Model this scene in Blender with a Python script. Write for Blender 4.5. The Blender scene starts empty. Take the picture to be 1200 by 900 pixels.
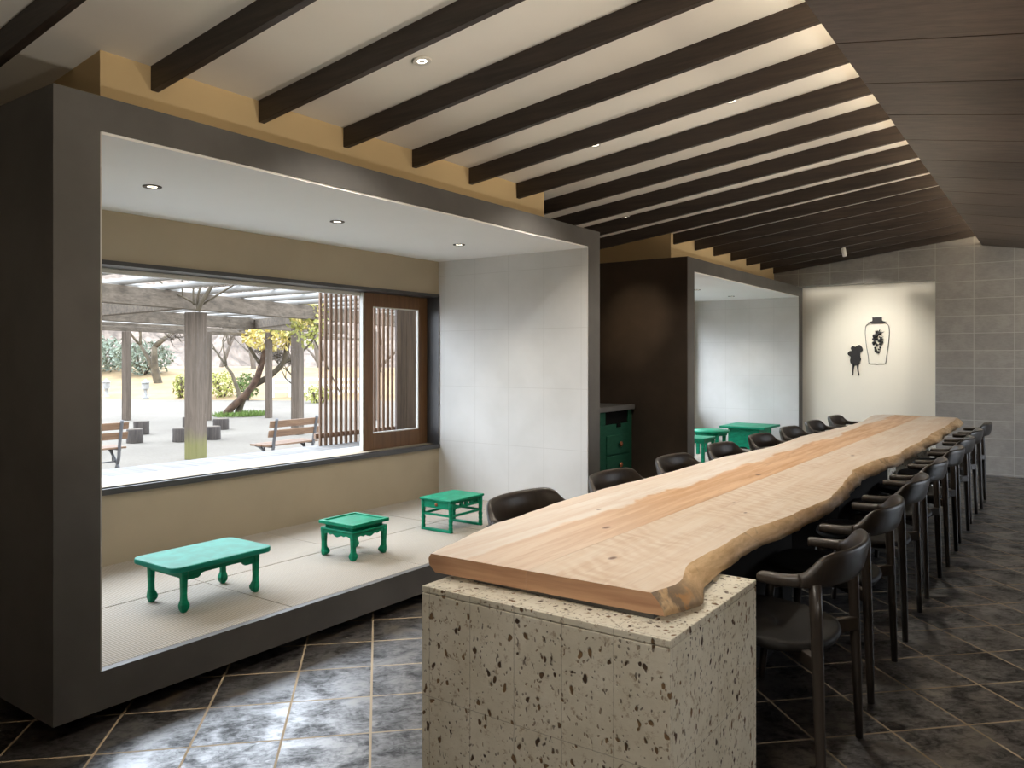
import bpy, bmesh, math, random
from mathutils import Vector, Matrix
SC = bpy.context.scene
COL = SC.collection
PI = math.pi
R = math.radians

# ------------------------------------------------------------------ helpers
class B:
    """collects shapes in one bmesh"""
    def __init__(s): s.bm = bmesh.new()
    def _add(s, vs, fs, mi=0, smooth=False):
        v = [s.bm.verts.new(p) for p in vs]
        for f in fs:
            try:
                fc = s.bm.faces.new([v[i] for i in f]); fc.material_index = mi; fc.smooth = smooth
            except ValueError: pass
        return s
    def box(s, x0, x1, y0, y1, z0, z1, mi=0):
        P = [(x0,y0,z0),(x1,y0,z0),(x1,y1,z0),(x0,y1,z0),(x0,y0,z1),(x1,y0,z1),(x1,y1,z1),(x0,y1,z1)]
        return s._add(P, [(0,3,2,1),(4,5,6,7),(0,1,5,4),(1,2,6,5),(2,3,7,6),(3,0,4,7)], mi)
    def hexa(s, P, mi=0):
        return s._add(P, [(0,3,2,1),(4,5,6,7),(0,1,5,4),(1,2,6,5),(2,3,7,6),(3,0,4,7)], mi)
    def bar(s, a, b, w, h, up=(0,0,1), mi=0):
        a, b, up = Vector(a), Vector(b), Vector(up)
        t = (b-a).normalized(); n = t.cross(up).normalized(); u = n.cross(t).normalized()
        P = []
        for p in (a, b):
            for i, j in ((-1,-1),(1,-1),(1,1),(-1,1)): P.append(p + n*(w/2*i) + u*(h/2*j))
        return s._add(P, [(0,1,2,3),(7,6,5,4),(0,4,5,1),(1,5,6,2),(2,6,7,3),(3,7,4,0)], mi)
    def prism(s, poly, axis, a, b, mi=0, smooth=False):
        """polygon (2d) extruded along an axis between a and b"""
        def P(p, t):
            if axis == 'x': return (t, p[0], p[1])
            if axis == 'y': return (p[0], t, p[1])
            return (p[0], p[1], t)
        n = len(poly)
        vs = [P(p, a) for p in poly] + [P(p, b) for p in poly]
        fs = [tuple(range(n))[::-1], tuple(range(n, 2*n))]
        for i in range(n): fs.append((i, (i+1) % n, n+(i+1) % n, n+i))
        return s._add(vs, fs, mi, smooth)
    def rings(s, rings, closed=True, caps=True, mi=0, smooth=True):
        n = len(rings[0]); vs = [p for r in rings for p in r]; fs = []
        for k in range(len(rings)-1):
            for i in range(n if closed else n-1):
                j = (i+1) % n
                fs.append((k*n+i, k*n+j, (k+1)*n+j, (k+1)*n+i))
        if caps:
            fs.append(tuple(range(n))[::-1]); fs.append(tuple((len(rings)-1)*n+i for i in range(n)))
        return s._add(vs, fs, mi, smooth)
    def tube(s, pts, rad, seg=10, mi=0, smooth=True):
        pts = [Vector(p) for p in pts]
        if not hasattr(rad, '__len__'): rad = [rad]*len(pts)
        rs = []; ref = None
        for i, p in enumerate(pts):
            t = (pts[min(i+1, len(pts)-1)] - pts[max(i-1, 0)]).normalized()
            if ref is None: ref = Vector((1,0,0)) if abs(t.x) < .8 else Vector((0,1,0))
            n = (ref - t*ref.dot(t)).normalized(); u = t.cross(n); ref = n
            rs.append([p + (n*math.cos(2*PI*k/seg) + u*math.sin(2*PI*k/seg))*rad[i] for k in range(seg)])
        return s.rings(rs, mi=mi, smooth=smooth)
    def lathe(s, prof, c=(0,0,0), seg=24, mi=0, smooth=True):
        """profile of (radius, z) round a vertical axis at c"""
        rs = [[(c[0]+r*math.cos(2*PI*k/seg), c[1]+r*math.sin(2*PI*k/seg), c[2]+z) for k in range(seg)] for r, z in prof]
        return s.rings(rs, mi=mi, smooth=smooth)
    def quad(s, p, d, n, w, l, mi=0):
        d, n = Vector(d).normalized(), Vector(n).normalized()
        sd = d.cross(n).normalized(); p = Vector(p)
        return s._add([p, p+d*l*.5+sd*w*.5, p+d*l, p+d*l*.5-sd*w*.5], [(0,1,2,3)], mi)
    def build(s, name, mats, parent=None, loc=None, bevel=0, sub=0, auto=None):
        bmesh.ops.recalc_face_normals(s.bm, faces=s.bm.faces)
        me = bpy.data.meshes.new(name); s.bm.to_mesh(me); s.bm.free()
        for m in (mats if isinstance(mats, (list, tuple)) else [mats]): me.materials.append(m)
        o = bpy.data.objects.new(name, me); COL.objects.link(o)
        if parent is not None: o.parent = parent
        if loc is not None: o.location = loc
        if bevel:
            md = o.modifiers.new('bevel', 'BEVEL'); md.width = bevel; md.segments = 2; md.limit_method = 'ANGLE'; md.angle_limit = R(40)
        if sub:
            md = o.modifiers.new('sub', 'SUBSURF'); md.levels = sub; md.render_levels = sub
        return o

def tag(o, label, cat, group=None, kind=None):
    o['label'] = label; o['category'] = cat
    if group: o['group'] = group
    if kind: o['kind'] = kind
    return o
def struct(o): o['kind'] = 'structure'; return o
def thing(name, label, cat, loc=(0,0,0), rz=0, group=None):
    o = bpy.data.objects.new(name, None); COL.objects.link(o); o.empty_display_size = .1
    o.location = loc; o.rotation_euler = (0,0,rz)
    return tag(o, label, cat, group)
def dup(root, loc, rz, label, group=None):
    r = root.copy(); COL.objects.link(r); r.location = loc; r.rotation_euler = (0,0,rz); r['label'] = label
    if group: r['group'] = group
    for ch in list(root.children):
        c = ch.copy(); COL.objects.link(c); c.parent = r
        for g in list(ch.children):
            d = g.copy(); COL.objects.link(d); d.parent = c
    return r
def lerp_tab(tab, t):
    if t <= tab[0][0]: return tab[0][1]
    for (a, va), (b, vb) in zip(tab, tab[1:]):
        if t <= b: return va + (vb-va)*(t-a)/(b-a)
    return tab[-1][1]
def catmull(pts, n):
    out = []; P = [pts[0]] + list(pts) + [pts[-1]]
    for i in range(1, len(P)-2):
        for k in range(n):
            t = k/n
            out.append(tuple(.5*((2*b)+(-a+c)*t+(2*a-5*b+4*c-d)*t*t+(-a+3*b-3*c+d)*t**3) for a, b, c, d in zip(P[i-1], P[i], P[i+1], P[i+2])))
    out.append(tuple(pts[-1])); return out
ORD = ['first','second','third','fourth','fifth','sixth','seventh','eighth','ninth','tenth','eleventh','twelfth','thirteenth','fourteenth','fifteenth','sixteenth','seventeenth','eighteenth']

# ------------------------------------------------------------------ materials
def srgb(r, g, b):
    f = lambda c: (c/255/12.92 if c/255 <= .04045 else ((c/255+.055)/1.055)**2.4)
    return (f(r), f(g), f(b), 1)
EXT = .9
def dim(c): return tuple(q*EXT for q in c[:3])+(1,)
class M:
    """tiny node-tree writer"""
    def __init__(s, name, rough=.5, base=(.5,.5,.5,1), spec=None, metal=0, ior=None):
        s.m = bpy.data.materials.new(name); s.m.use_nodes = True
        s.t = s.m.node_tree; s.n = s.t.nodes; s.L = s.t.links
        s.p = s.n['Principled BSDF']
        s.p.inputs['Base Color'].default_value = base if len(base) == 4 else (*base, 1)
        s.p.inputs['Roughness'].default_value = rough; s.p.inputs['Metallic'].default_value = metal
        if spec is not None: s.p.inputs['Specular IOR Level'].default_value = spec
        if ior: s.p.inputs['IOR'].default_value = ior
    def node(s, typ, **kw):
        n = s.n.new(typ)
        for k, v in kw.items():
            if k.startswith('i_'):
                key = k[2:]; key = int(key) if key.isdigit() else key.replace('_', ' ')
                s.set(n.inputs[key], v)
            else: setattr(n, k, v)
        return n
    def set(s, sock, v):
        if isinstance(v, bpy.types.NodeSocket): s.L.new(v, sock)
        else: sock.default_value = v
    def pos(s): return s.node('ShaderNodeNewGeometry').outputs['Position']
    def obj(s): return s.node('ShaderNodeTexCoord').outputs['Object']
    def map(s, v, scale=(1,1,1), rot=(0,0,0), loc=(0,0,0)):
        n = s.node('ShaderNodeMapping'); s.L.new(v, n.inputs['Vector'])
        n.inputs['Scale'].default_value = scale; n.inputs['Rotation'].default_value = rot; n.inputs['Location'].default_value = loc
        return n.outputs[0]
    def noise(s, v, scale=5, detail=4, rough=.55, dist=0):
        n = s.node('ShaderNodeTexNoise'); s.L.new(v, n.inputs['Vector'])
        n.inputs['Scale'].default_value = scale; n.inputs['Detail'].default_value = detail; n.inputs['Roughness'].default_value = rough
        n.inputs['Distortion'].default_value = dist
        return n.outputs['Fac']
    def voro(s, v, scale=5, feat='F1', out='Distance', rnd=1):
        n = s.node('ShaderNodeTexVoronoi', feature=feat); s.L.new(v, n.inputs['Vector'])
        n.inputs['Scale'].default_value = scale; n.inputs['Randomness'].default_value = rnd
        return n.outputs[out]
    def math(s, op, a, b=None, c=None):
        n = s.node('ShaderNodeMath', operation=op); s.set(n.inputs[0], a)
        if b is not None: s.set(n.inputs[1], b)
        if c is not None: s.set(n.inputs[2], c)
        return n.outputs[0]
    def step(s, v, a, b, lo=0., hi=1.):
        n = s.node('ShaderNodeMapRange', interpolation_type='SMOOTHSTEP'); s.set(n.inputs['Value'], v)
        n.inputs['From Min'].default_value = a; n.inputs['From Max'].default_value = b
        n.inputs['To Min'].default_value = lo; n.inputs['To Max'].default_value = hi
        return n.outputs[0]
    def mix(s, f, a, b, typ='MIX'):
        n = s.node('ShaderNodeMix', data_type='RGBA', blend_type=typ)
        s.set(n.inputs[0], f); s.set(n.inputs[6], a); s.set(n.inputs[7], b)
        return n.outputs[2]
    def sep(s, v):
        n = s.node('ShaderNodeSeparateXYZ'); s.L.new(v, n.inputs[0]); return n.outputs
    def comb(s, x, y, z):
        n = s.node('ShaderNodeCombineXYZ')
        for i, q in enumerate((x, y, z)): s.set(n.inputs[i], q)
        return n.outputs[0]
    def white(s, v):
        n = s.node('ShaderNodeTexWhiteNoise', noise_dimensions='3D'); s.L.new(v, n.inputs['Vector']); return n.outputs['Value']
    def color(s, c): s.set(s.p.inputs['Base Color'], c); return s
    def rough(s, c): s.set(s.p.inputs['Roughness'], c); return s
    def bump(s, h, strength=.3, dist=.01):
        n = s.node('ShaderNodeBump'); s.set(n.inputs['Height'], h)
        n.inputs['Strength'].default_value = strength; n.inputs['Distance'].default_value = dist
        s.L.new(n.outputs[0], s.p.inputs['Normal']); return s
    def line(s, v, period, offset, half):
        """1 on thin lines at offset + n*period along a scalar"""
        f = s.math('FRACT', s.math('DIVIDE', s.math('SUBTRACT', v, offset - period/2), period))
        return s.math('LESS_THAN', s.math('ABSOLUTE', s.math('SUBTRACT', f, .5)), half/period)

def plain(name, c, rough=.5, var=.12, scale=6, spec=None, metal=0, bump=0, coords='pos', bscale=60):
    m = M(name, rough, c, spec, metal); v = m.pos() if coords == 'pos' else m.obj()
    n = m.noise(v, scale, 5); c = c if len(c) == 4 else (*c, 1)
    a = tuple(x*(1-var) for x in c[:3])+(1,); b = tuple(min(1, x*(1+var)) for x in c[:3])+(1,)
    m.color(m.mix(m.step(n, .3, .7), a, b))
    if bump: m.bump(m.noise(v, bscale, 3), bump, .003)
    return m.m

def make_wood(name, dark, light, axis='x', scale=1, rough=.5, coords='pos', bump=.1, spec=None):
    m = M(name, rough, light, spec); v = m.pos() if coords == 'pos' else m.obj()
    st = {'x': (1.2, 22, 22), 'y': (22, 1.2, 22), 'z': (22, 22, 1.2)}[axis]
    w = m.map(v, tuple(k*scale for k in st))
    n1 = m.noise(w, 1.5, 5, .6, .4); n2 = m.noise(w, 6, 3)
    f = m.math('ADD', m.math('MULTIPLY', n1, .7), m.math('MULTIPLY', n2, .3))
    m.color(m.mix(m.step(f, .3, .7), dark, light)); m.bump(f, bump, .002)
    return m.m

MAT = {}
MAT['steel'] = plain('dark_steel', srgb(88,86,84), .5, .14, 3.5, coords='pos', bump=.03)
MAT['frame_steel'] = plain('window_steel', srgb(62,61,62), .4, .1, 5)
MAT['brown_panel'] = plain('brown_plaster', srgb(68,57,48), .55, .2, 2.5, bump=.05)
def paper():
    m = M('washi_paper', .85, srgb(222,218,206)); v = m.pos(); x, y, z = m.sep(v)
    ln = m.math('MAXIMUM', m.line(m.math('ADD', x, y), .33, .1, .0025), m.line(z, .455, .19, .0025))
    n = m.noise(v, 2.0, 4)
    c = m.mix(m.step(n, .3, .7), srgb(206,204,200), srgb(216,214,211))
    c = m.mix(m.math('MULTIPLY', ln, .35), c, srgb(182,178,172)); m.color(c)
    m.bump(m.math('SUBTRACT', m.noise(v, 160, 3), ln), .05, .002); return m.m
MAT['paper'] = paper()
MAT['greige'] = plain('greige_plaster', srgb(160,148,128), .85, .05, 2, bump=.05, bscale=120)
MAT['plaster_beige'] = plain('beige_plaster', srgb(208,182,138), .85, .03, 2, bump=.04, bscale=120)
MAT['plaster_cream'] = plain('cream_plaster', srgb(236,231,222), .9, .02, 2, bump=.03, bscale=120)
MAT['white_paint'] = plain('white_paint', srgb(247,246,244), .9, .01, 2)
MAT['niche'] = plain('niche_paper', srgb(232,226,212), .85, .015, 2)
MAT['plinth'] = plain('dark_plinth', srgb(32,29,28), .85, .1, 4, spec=.15)
MAT['beam'] = make_wood('dark_beam_wood', srgb(44,36,32), srgb(68,57,50), 'x', 1, .5)
MAT['panel'] = make_wood('dark_panel_wood', srgb(72,58,49), srgb(102,86,75), 'x', .8, .42, bump=.15)
MAT['black'] = plain('black_void', (.004,.004,.004,1), .9, .1, spec=.1)
def floor_mat():
    m = M('glazed_floor_tile', .3, ior=2.5); v = m.pos()
    T = .3036
    w = m.map(v, rot=(0,0,-PI/4)); u, q, _ = m.sep(w)
    g = m.math('MAXIMUM', m.line(u, T, -.09*T, .0043), m.line(q, T, .24*T, .0043))
    idx = m.comb(m.math('FLOOR', m.math('DIVIDE', m.math('ADD', u, .09*T), T)), m.math('FLOOR', m.math('DIVIDE', m.math('SUBTRACT', q, .24*T), T)), 0.)
    rnd = m.white(idx)
    off = m.node('ShaderNodeVectorMath', operation='MULTIPLY_ADD'); m.L.new(idx, off.inputs[0]); off.inputs[1].default_value = (3.7,5.1,2.3); m.L.new(w, off.inputs[2])
    vv = off.outputs[0]
    n = m.noise(vv, 5.5, 7, .62, .6); n2 = m.noise(m.map(vv, (1,1.6,1)), 24, 6, .7, .8)
    f = m.math('ADD', m.math('MULTIPLY', n, .6), m.math('MULTIPLY', n2, .4))
    c = m.mix(m.step(f, .36, .62), srgb(18,13,12), srgb(34,26,23))
    c = m.mix(m.math('MULTIPLY', m.step(m.math('ADD', f, m.math('MULTIPLY', rnd, .1)), .58, .72), .6), c, srgb(112,94,62))
    c = m.mix(m.math('MULTIPLY', rnd, .35), c, srgb(15,11,11))
    c = m.mix(g, c, srgb(180,162,136)); m.color(c)
    r = m.step(f, .36, .64, .46, .33); r = m.mix(g, r, (.8,.8,.8,1)); m.rough(r)
    sp = m.step(f, .38, .60, .08, 1.0); sp = m.mix(g, sp, (.15,.15,.15,1)); m.set(m.p.inputs['Specular IOR Level'], sp)
    m.bump(m.math('MULTIPLY', g, -1.), .1, .002)
    return m.m
MAT['floor'] = floor_mat()
def block_mat():
    m = M('concrete_block', .75); v = m.pos(); x, y, z = m.sep(v)
    W, H = .393, .2005
    g = m.math('MAXIMUM', m.line(x, W, -1.247, .0035), m.line(z, H, 2.2238, .0035))
    idx = m.comb(m.math('FLOOR', m.math('DIVIDE', m.math('ADD', x, 1.247), W)), 0., m.math('FLOOR', m.math('DIVIDE', m.math('SUBTRACT', z, 2.2238), H)))
    rnd = m.white(idx)
    n = m.noise(v, 9, 6, .6); n2 = m.noise(m.map(v, (3,3,14)), 8, 4)
    c = m.mix(m.step(m.math('ADD', m.math('MULTIPLY', n, .6), m.math('MULTIPLY', n2, .4)), .3, .7), srgb(150,146,141), srgb(170,166,160))
    c = m.mix(m.math('MULTIPLY', rnd, .3), c, srgb(126,122,117))
    c = m.mix(m.math('MULTIPLY', g, .85), c, srgb(188,184,177)); m.color(c); m.bump(m.math('SUBTRACT', m.math('MULTIPLY', n, .2), g), .3, .004)
    return m.m
MAT['block'] = block_mat()
def pumice():
    m = M('pitted_stone', .85); v = m.pos(); x, y, z = m.sep(v)
    n = m.noise(v, 7, 6, .6)
    w = m.map(v, (1,1,.62))
    wn = m.node('ShaderNodeVectorMath', operation='MULTIPLY_ADD')
    nz = m.node('ShaderNodeTexNoise'); m.L.new(v, nz.inputs['Vector']); nz.inputs['Scale'].default_value = 26
    m.L.new(nz.outputs['Color'], wn.inputs[0]); wn.inputs[1].default_value = (.03,.03,.03); m.L.new(w, wn.inputs[2]); w2 = wn.outputs[0]
    big = m.math('MULTIPLY', m.step(m.voro(w2, 15), .155, .09, 0, 1), m.math('GREATER_THAN', m.sep(m.voro(w2, 15, out='Color'))[0], .40))
    mid = m.math('MULTIPLY', m.step(m.voro(w2, 34), .26, .17), m.math('GREATER_THAN', m.sep(m.voro(w2, 34, out='Color'))[1], .32))
    sml = m.math('MULTIPLY', m.step(m.voro(w2, 80), .30, .2), m.math('GREATER_THAN', m.sep(m.voro(w2, 80, out='Color'))[2], .35))
    c = m.mix(m.step(n, .3, .7), srgb(218,211,193), srgb(234,228,213))
    c = m.mix(m.math('MULTIPLY', m.step(m.noise(v, 38, 5, .75), .54, .66), .6), c, srgb(150,124,88))
    pit = m.math('MAXIMUM', big, m.math('MAXIMUM', mid, m.math('MULTIPLY', sml, .7)))
    dk = m.mix(m.step(m.noise(v, 11, 2), .4, .6), srgb(74,57,44), srgb(138,110,78))
    c = m.mix(pit, c, dk)
    wob = m.math('MULTIPLY', m.math('SUBTRACT', m.noise(v, 60, 2), .5), .004)
    nrm = m.sep(m.node('ShaderNodeNewGeometry').outputs['Normal'])
    off = lambda k, sock: m.math('MULTIPLY', sock, m.math('LESS_THAN', m.math('ABSOLUTE', nrm[k]), .5))
    g = m.math('MAXIMUM', off(0, m.line(m.math('ADD', x, wob), .152, -1.374, .0012)), m.math('MAXIMUM', off(1, m.line(m.math('ADD', y, wob), .3, 2.045, .0012)), off(2, m.math('LESS_THAN', m.math('ABSOLUTE', m.math('SUBTRACT', m.math('ADD', z, wob), .328)), .0012))))
    c = m.mix(m.math('MULTIPLY', g, .4), c, srgb(104,90,70)); m.color(c)
    m.bump(m.math('SUBTRACT', m.math('MULTIPLY', m.noise(v, 90, 3), .15), pit), .6, .006); return m.m
MAT['pumice'] = pumice()
def slab_mat(name, left):
    m = M(name, .42, spec=.35); v = m.pos(); x, y, z = m.sep(v)
    long = m.map(v, (9,.55,3)); f1 = m.noise(long, 2.2, 6, .62, .5); f2 = m.noise(m.map(v, (60,2.2,8)), 2, 3)
    pale = m.mix(m.step(f1, .3, .72), srgb(234,214,196), srgb(248,237,225))
    if left:
        edge = m.math('ADD', x, m.math('MULTIPLY', m.math('SUBTRACT', m.noise(m.map(v, (1.5,.9,0)), 1.6, 5, .6, .8), .5), .26))
        heart = m.step(edge, -1.50, -1.475)
        oran = m.mix(m.step(f1, .36, .66), srgb(214,166,122), srgb(236,196,156))
        oran = m.mix(m.math('MULTIPLY', m.step(m.noise(m.map(v, (7,.8,1)), 2.6, 5, .6, 1), .56, .7), .45), oran, srgb(192,138,92))
        c = m.mix(m.math('MULTIPLY', heart, m.step(y, 1.7, 3.6, .35, 1)), pale, oran)
        knots = [(-1.335,2.47,.020),(-1.30,4.05,.022),(-1.52,2.75,.014)]
    else:
        wv = m.node('ShaderNodeTexWave', wave_type='BANDS', bands_direction='Y'); m.L.new(m.map(v, (1,1,1), rot=(0,0,R(28))), wv.inputs['Vector'])
        wv.inputs['Scale'].default_value = 5.5; wv.inputs['Distortion'].default_value = 9; wv.inputs['Detail'].default_value = 3; wv.inputs['Detail Scale'].default_value = 1.3
        msk = m.step(m.noise(m.map(v, (3,1.2,1)), 1.6, 3), .38, .62)
        c = m.mix(m.math('MULTIPLY', m.math('MULTIPLY', wv.outputs['Fac'], msk), .42), m.mix(.4, pale, srgb(236,210,180)), srgb(206,168,132))
        streak = m.noise(m.map(v, (5,.45,1)), 2.2, 6, .65, 1.0)
        c = m.mix(m.math('MULTIPLY', m.step(streak, .60, .76), .45), c, srgb(192,142,104))
        knots = [(-1.115,2.10,.018),(-1.13,3.2,.012),(-1.02,3.02,.010),(-1.08,5.2,.02)]
    c = m.mix(m.math('MULTIPLY', m.step(f2, .5, .7), .14), c, srgb(176,130,88))
    for kx, ky, kr in knots:
        d = m.node('ShaderNodeVectorMath', operation='DISTANCE'); m.L.new(m.map(v, (1,.5,0)), d.inputs[0]); d.inputs[1].default_value = (kx, ky*.5, 0)
        c = m.mix(m.step(d.outputs['Value'], kr*.8, kr*.25, 0, .85), c, srgb(104,56,30))
    m.color(c); m.rough(m.step(f1, .3, .7, .5, .38)); m.bump(f1, .03, .002); return m.m
MAT['slab_left'] = slab_mat('maple_heartwood', True)
MAT['slab_right'] = slab_mat('maple_curly', False)
def live_edge():
    m = M('live_edge_wood', .6); v = m.pos()
    f = m.noise(m.map(v, (6,2.2,14)), 2.5, 6, .65, .6); g = m.noise(m.map(v, (1,1,1)), 9, 5, .6, 1)
    c = m.mix(m.step(f, .3, .7), srgb(192,154,110), srgb(230,198,156))
    c = m.mix(m.math('MULTIPLY', m.step(g, .58, .72), .55), c, srgb(112,86,66)); m.color(c)
    x_, y_, z_ = m.sep(v); bn = m.noise(v, 14, 4, .6, .5)
    bl = m.math('MULTIPLY', m.step(m.math('ADD', y_, m.math('MULTIPLY', bn, .25)), 2.22, 2.05), m.step(x_, -1.2, -1.0))
    c = m.mix(m.math('MULTIPLY', bl, m.step(bn, .40, .52, .25, .85)), m.p.inputs['Base Color'].links[0].from_socket, srgb(104,90,78))
    c = m.mix(m.math('MULTIPLY', bl, m.step(bn, .60, .68, 0, .8)), c, srgb(196,138,78)); m.color(c)
    m.bump(f, .3, .004); return m.m
MAT['live_edge'] = live_edge()
MAT['end_grain'] = make_wood('sawn_end_wood', srgb(174,130,100), srgb(206,164,130), 'x', .8, .55)
MAT['chair'] = make_wood('dark_stained_oak', srgb(44,38,34), srgb(60,52,46), 'z', 1.5, .36, coords='obj', bump=.03, spec=.5)
MAT['seat'] = plain('dark_leather_seat', srgb(24,21,19), .6, .12, 20, spec=.25, coords='obj', bump=.05)
def green(name, a, b, rough=.35):
    m = M(name, rough, spec=.22); v = m.obj()
    f = m.noise(m.map(v, (3,3,12)), 4, 5, .6)
    m.color(m.mix(m.step(f, .3, .7), a, b)); m.bump(f, .05, .002); return m.m
MAT['green'] = green('jade_lacquer', srgb(0,112,82), srgb(4,138,104), .45)
MAT['teal'] = green('sea_green_lacquer', srgb(14,116,98), srgb(24,136,118), .5)
MAT['dkgreen'] = green('bottle_green_paint', srgb(28,72,56), srgb(34,82,64), .5)
MAT['copper'] = plain('aged_copper', srgb(150,92,62), .4, .15, 30, metal=.6)
def tatami():
    m = M('tatami_weave', .8); v = m.pos(); x, y, z = m.sep(v)
    wx = m.node('ShaderNodeTexWave', wave_type='BANDS', bands_direction='Y'); m.L.new(v, wx.inputs['Vector']); wx.inputs['Scale'].default_value = 26; wx.inputs['Distortion'].default_value = .6
    wy = m.node('ShaderNodeTexWave', wave_type='BANDS', bands_direction='X'); m.L.new(v, wy.inputs['Vector']); wy.inputs['Scale'].default_value = 34
    h = m.math('MULTIPLY', wx.outputs['Fac'], wy.outputs['Fac'])
    n = m.noise(m.map(v, (40,3,1)), 2, 4)
    c = m.mix(h, srgb(128,120,108), srgb(200,194,184)); c = m.mix(m.math('MULTIPLY', m.step(n, .4, .7), .25), c, srgb(164,152,134))
    m.color(c); m.bump(h, .35, .003); return m.m
MAT['tatami'] = tatami()
def glass():
    m = bpy.data.materials.new('window_glass'); m.use_nodes = True; t = m.node_tree; t.nodes.clear()
    o = t.nodes.new('ShaderNodeOutputMaterial'); a = t.nodes.new('ShaderNodeBsdfTransparent'); g = t.nodes.new('ShaderNodeBsdfGlossy')
    g.inputs['Roughness'].default_value = .02; a.inputs['Color'].default_value = (.985,.985,.985,1)
    f = t.nodes.new('ShaderNodeFresnel'); x = t.nodes.new('ShaderNodeMixShader')
    ge = t.nodes.new('ShaderNodeNewGeometry'); mr = t.nodes.new('ShaderNodeMapRange'); t.links.new(ge.outputs['Backfacing'], mr.inputs[0])
    mr.inputs['To Min'].default_value = 1.06; mr.inputs['To Max'].default_value = 1/1.06; t.links.new(mr.outputs[0], f.inputs['IOR'])
    t.links.new(f.outputs[0], x.inputs[0]); t.links.new(a.outputs[0], x.inputs[1]); t.links.new(g.outputs[0], x.inputs[2]); t.links.new(x.outputs[0], o.inputs[0])
    return m
MAT['glass'] = glass()
MAT['sash'] = make_wood('oiled_sash_wood', srgb(88,60,36), srgb(114,82,52), 'z', 1, .5)
MAT['white_metal'] = plain('white_track_metal', srgb(205,204,198), .5, .02)
MAT['bright_sill'] = plain('pale_sill_metal', srgb(196,200,204), .45, .03)
MAT['slat'] = make_wood('weathered_slat', srgb(108,84,68), srgb(148,120,98), 'z', 1, .7)
MAT['board'] = make_wood('grey_weathered_board', srgb(84,74,68), srgb(124,110,100), 'z', .6, .75)
MAT['deck'] = make_wood('silvered_deck', srgb(100,98,95), srgb(130,127,123), 'x', .6, .8)
MAT['post'] = make_wood('grey_pergola_timber', dim(srgb(72,61,50)), dim(srgb(110,96,82)), 'z', .5, .85, bump=.3)
def mossy():
    m = M('pergola_post_timber', .85); v = m.obj(); z = m.sep(v)[2]
    w = m.map(v, (11,11,.6)); f = m.math('ADD', m.math('MULTIPLY', m.noise(w, 1.5, 5, .6, .4), .7), m.math('MULTIPLY', m.noise(w, 6, 3), .3))
    c = m.mix(m.step(f, .3, .7), dim(srgb(72,61,50)), dim(srgb(110,96,82)))
    g = m.step(m.math('ADD', z, m.math('MULTIPLY', m.noise(v, 5, 4), .5)), .85, .4)
    m.color(m.mix(m.math('MULTIPLY', g, .7), c, dim(srgb(120,118,62)))); m.bump(f, .3, .004); return m.m
MAT['mossy_post'] = mossy()
MAT['timber'] = make_wood('grey_pergola_beam', dim(srgb(72,62,50)), dim(srgb(112,99,84)), 'y', .35, .85, bump=.3)
MAT['pipe'] = plain('pale_bamboo', dim(srgb(144,140,134)), .4, .1, 3)
MAT['bench_wood'] = make_wood('bench_slat_wood', dim(srgb(96,70,50)), dim(srgb(128,98,72)), 'y', .7, .6)
MAT['cast_iron'] = plain('grey_cast_metal', dim(srgb(86,84,84)), .5, .1, 8)
MAT['log'] = make_wood('log_bark', dim(srgb(52,46,42)), dim(srgb(84,76,70)), 'z', .6, .9)
def gravel():
    m = M('pale_gravel', .95); v = m.pos(); n = m.noise(v, .5, 4); n2 = m.noise(v, 12, 6, .7)
    m.color(m.mix(m.step(m.math('ADD', m.math('MULTIPLY', n, .5), m.math('MULTIPLY', n2, .5)), .3, .7), dim(srgb(101,93,82)), dim(srgb(119,111,99)))); m.bump(n2, .3, .02); return m.m
MAT['gravel'] = gravel()
MAT['lawn'] = plain('dry_lawn', dim(srgb(142,118,82)), .95, .22, .7, bump=.5, bscale=8)
MAT['bark'] = plain('mossy_bark', dim(srgb(84,74,58)), .95, .35, 3, bump=.8, bscale=14)
MAT['bark_red'] = plain('wisteria_bark', dim(srgb(84,64,50)), .95, .4, 6, bump=.9, bscale=18)
MAT['twig'] = plain('pale_twigs', dim(srgb(100,88,76)), .95, .2, 2)
MAT['leaf_yellow'] = plain('yellow_leaves', dim(srgb(222,202,122)), .7, .35, 5)
MAT['leaf_green'] = plain('green_leaves', dim(srgb(96,112,54)), .7, .3, 4)
MAT['leaf_grey'] = plain('grey_green_leaves', dim(srgb(122,130,112)), .8, .25, 2)
MAT['leaf_lime'] = plain('yellow_green_leaves', dim(srgb(160,160,84)), .7, .3, 3)
MAT['hill'] = plain('winter_woodland', dim(srgb(120,106,94)), 1, .4, 1.4)
MAT['stone'] = plain('pale_stone', dim(srgb(150,148,144)), .9, .15, 6)
MAT['grass'] = plain('short_grass', dim(srgb(104,126,58)), .9, .3, 9)
MAT['ink'] = plain('black_iron', (.012,.011,.011,1), .55, .2, 20)
MAT['fence_white'] = plain('weathered_white_paint', dim(srgb(225,223,218)), .6, .05)
MAT['soffit'] = plain('pale_soffit', srgb(190,186,178), .8, .03)
MAT['trim_white'] = plain('white_trim', srgb(220,216,208), .5, .02)
MAT['bronze_trim'] = plain('dark_trim_ring', srgb(74,66,58), .4, .05, metal=.4)
def emit(name, col, s):
    m = bpy.data.materials.new(name); m.use_nodes = True; p = m.node_tree.nodes['Principled BSDF']
    p.inputs['Base Color'].default_value = (.8,.8,.8,1); p.inputs['Emission Color'].default_value = (*col, 1); p.inputs['Emission Strength'].default_value = s
    return m
MAT['lamp'] = emit('lamp_lens', (1,.9,.72), 3.0)
MAT['cove'] = emit('cove_led', (1,.84,.62), 1.8)

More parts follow.
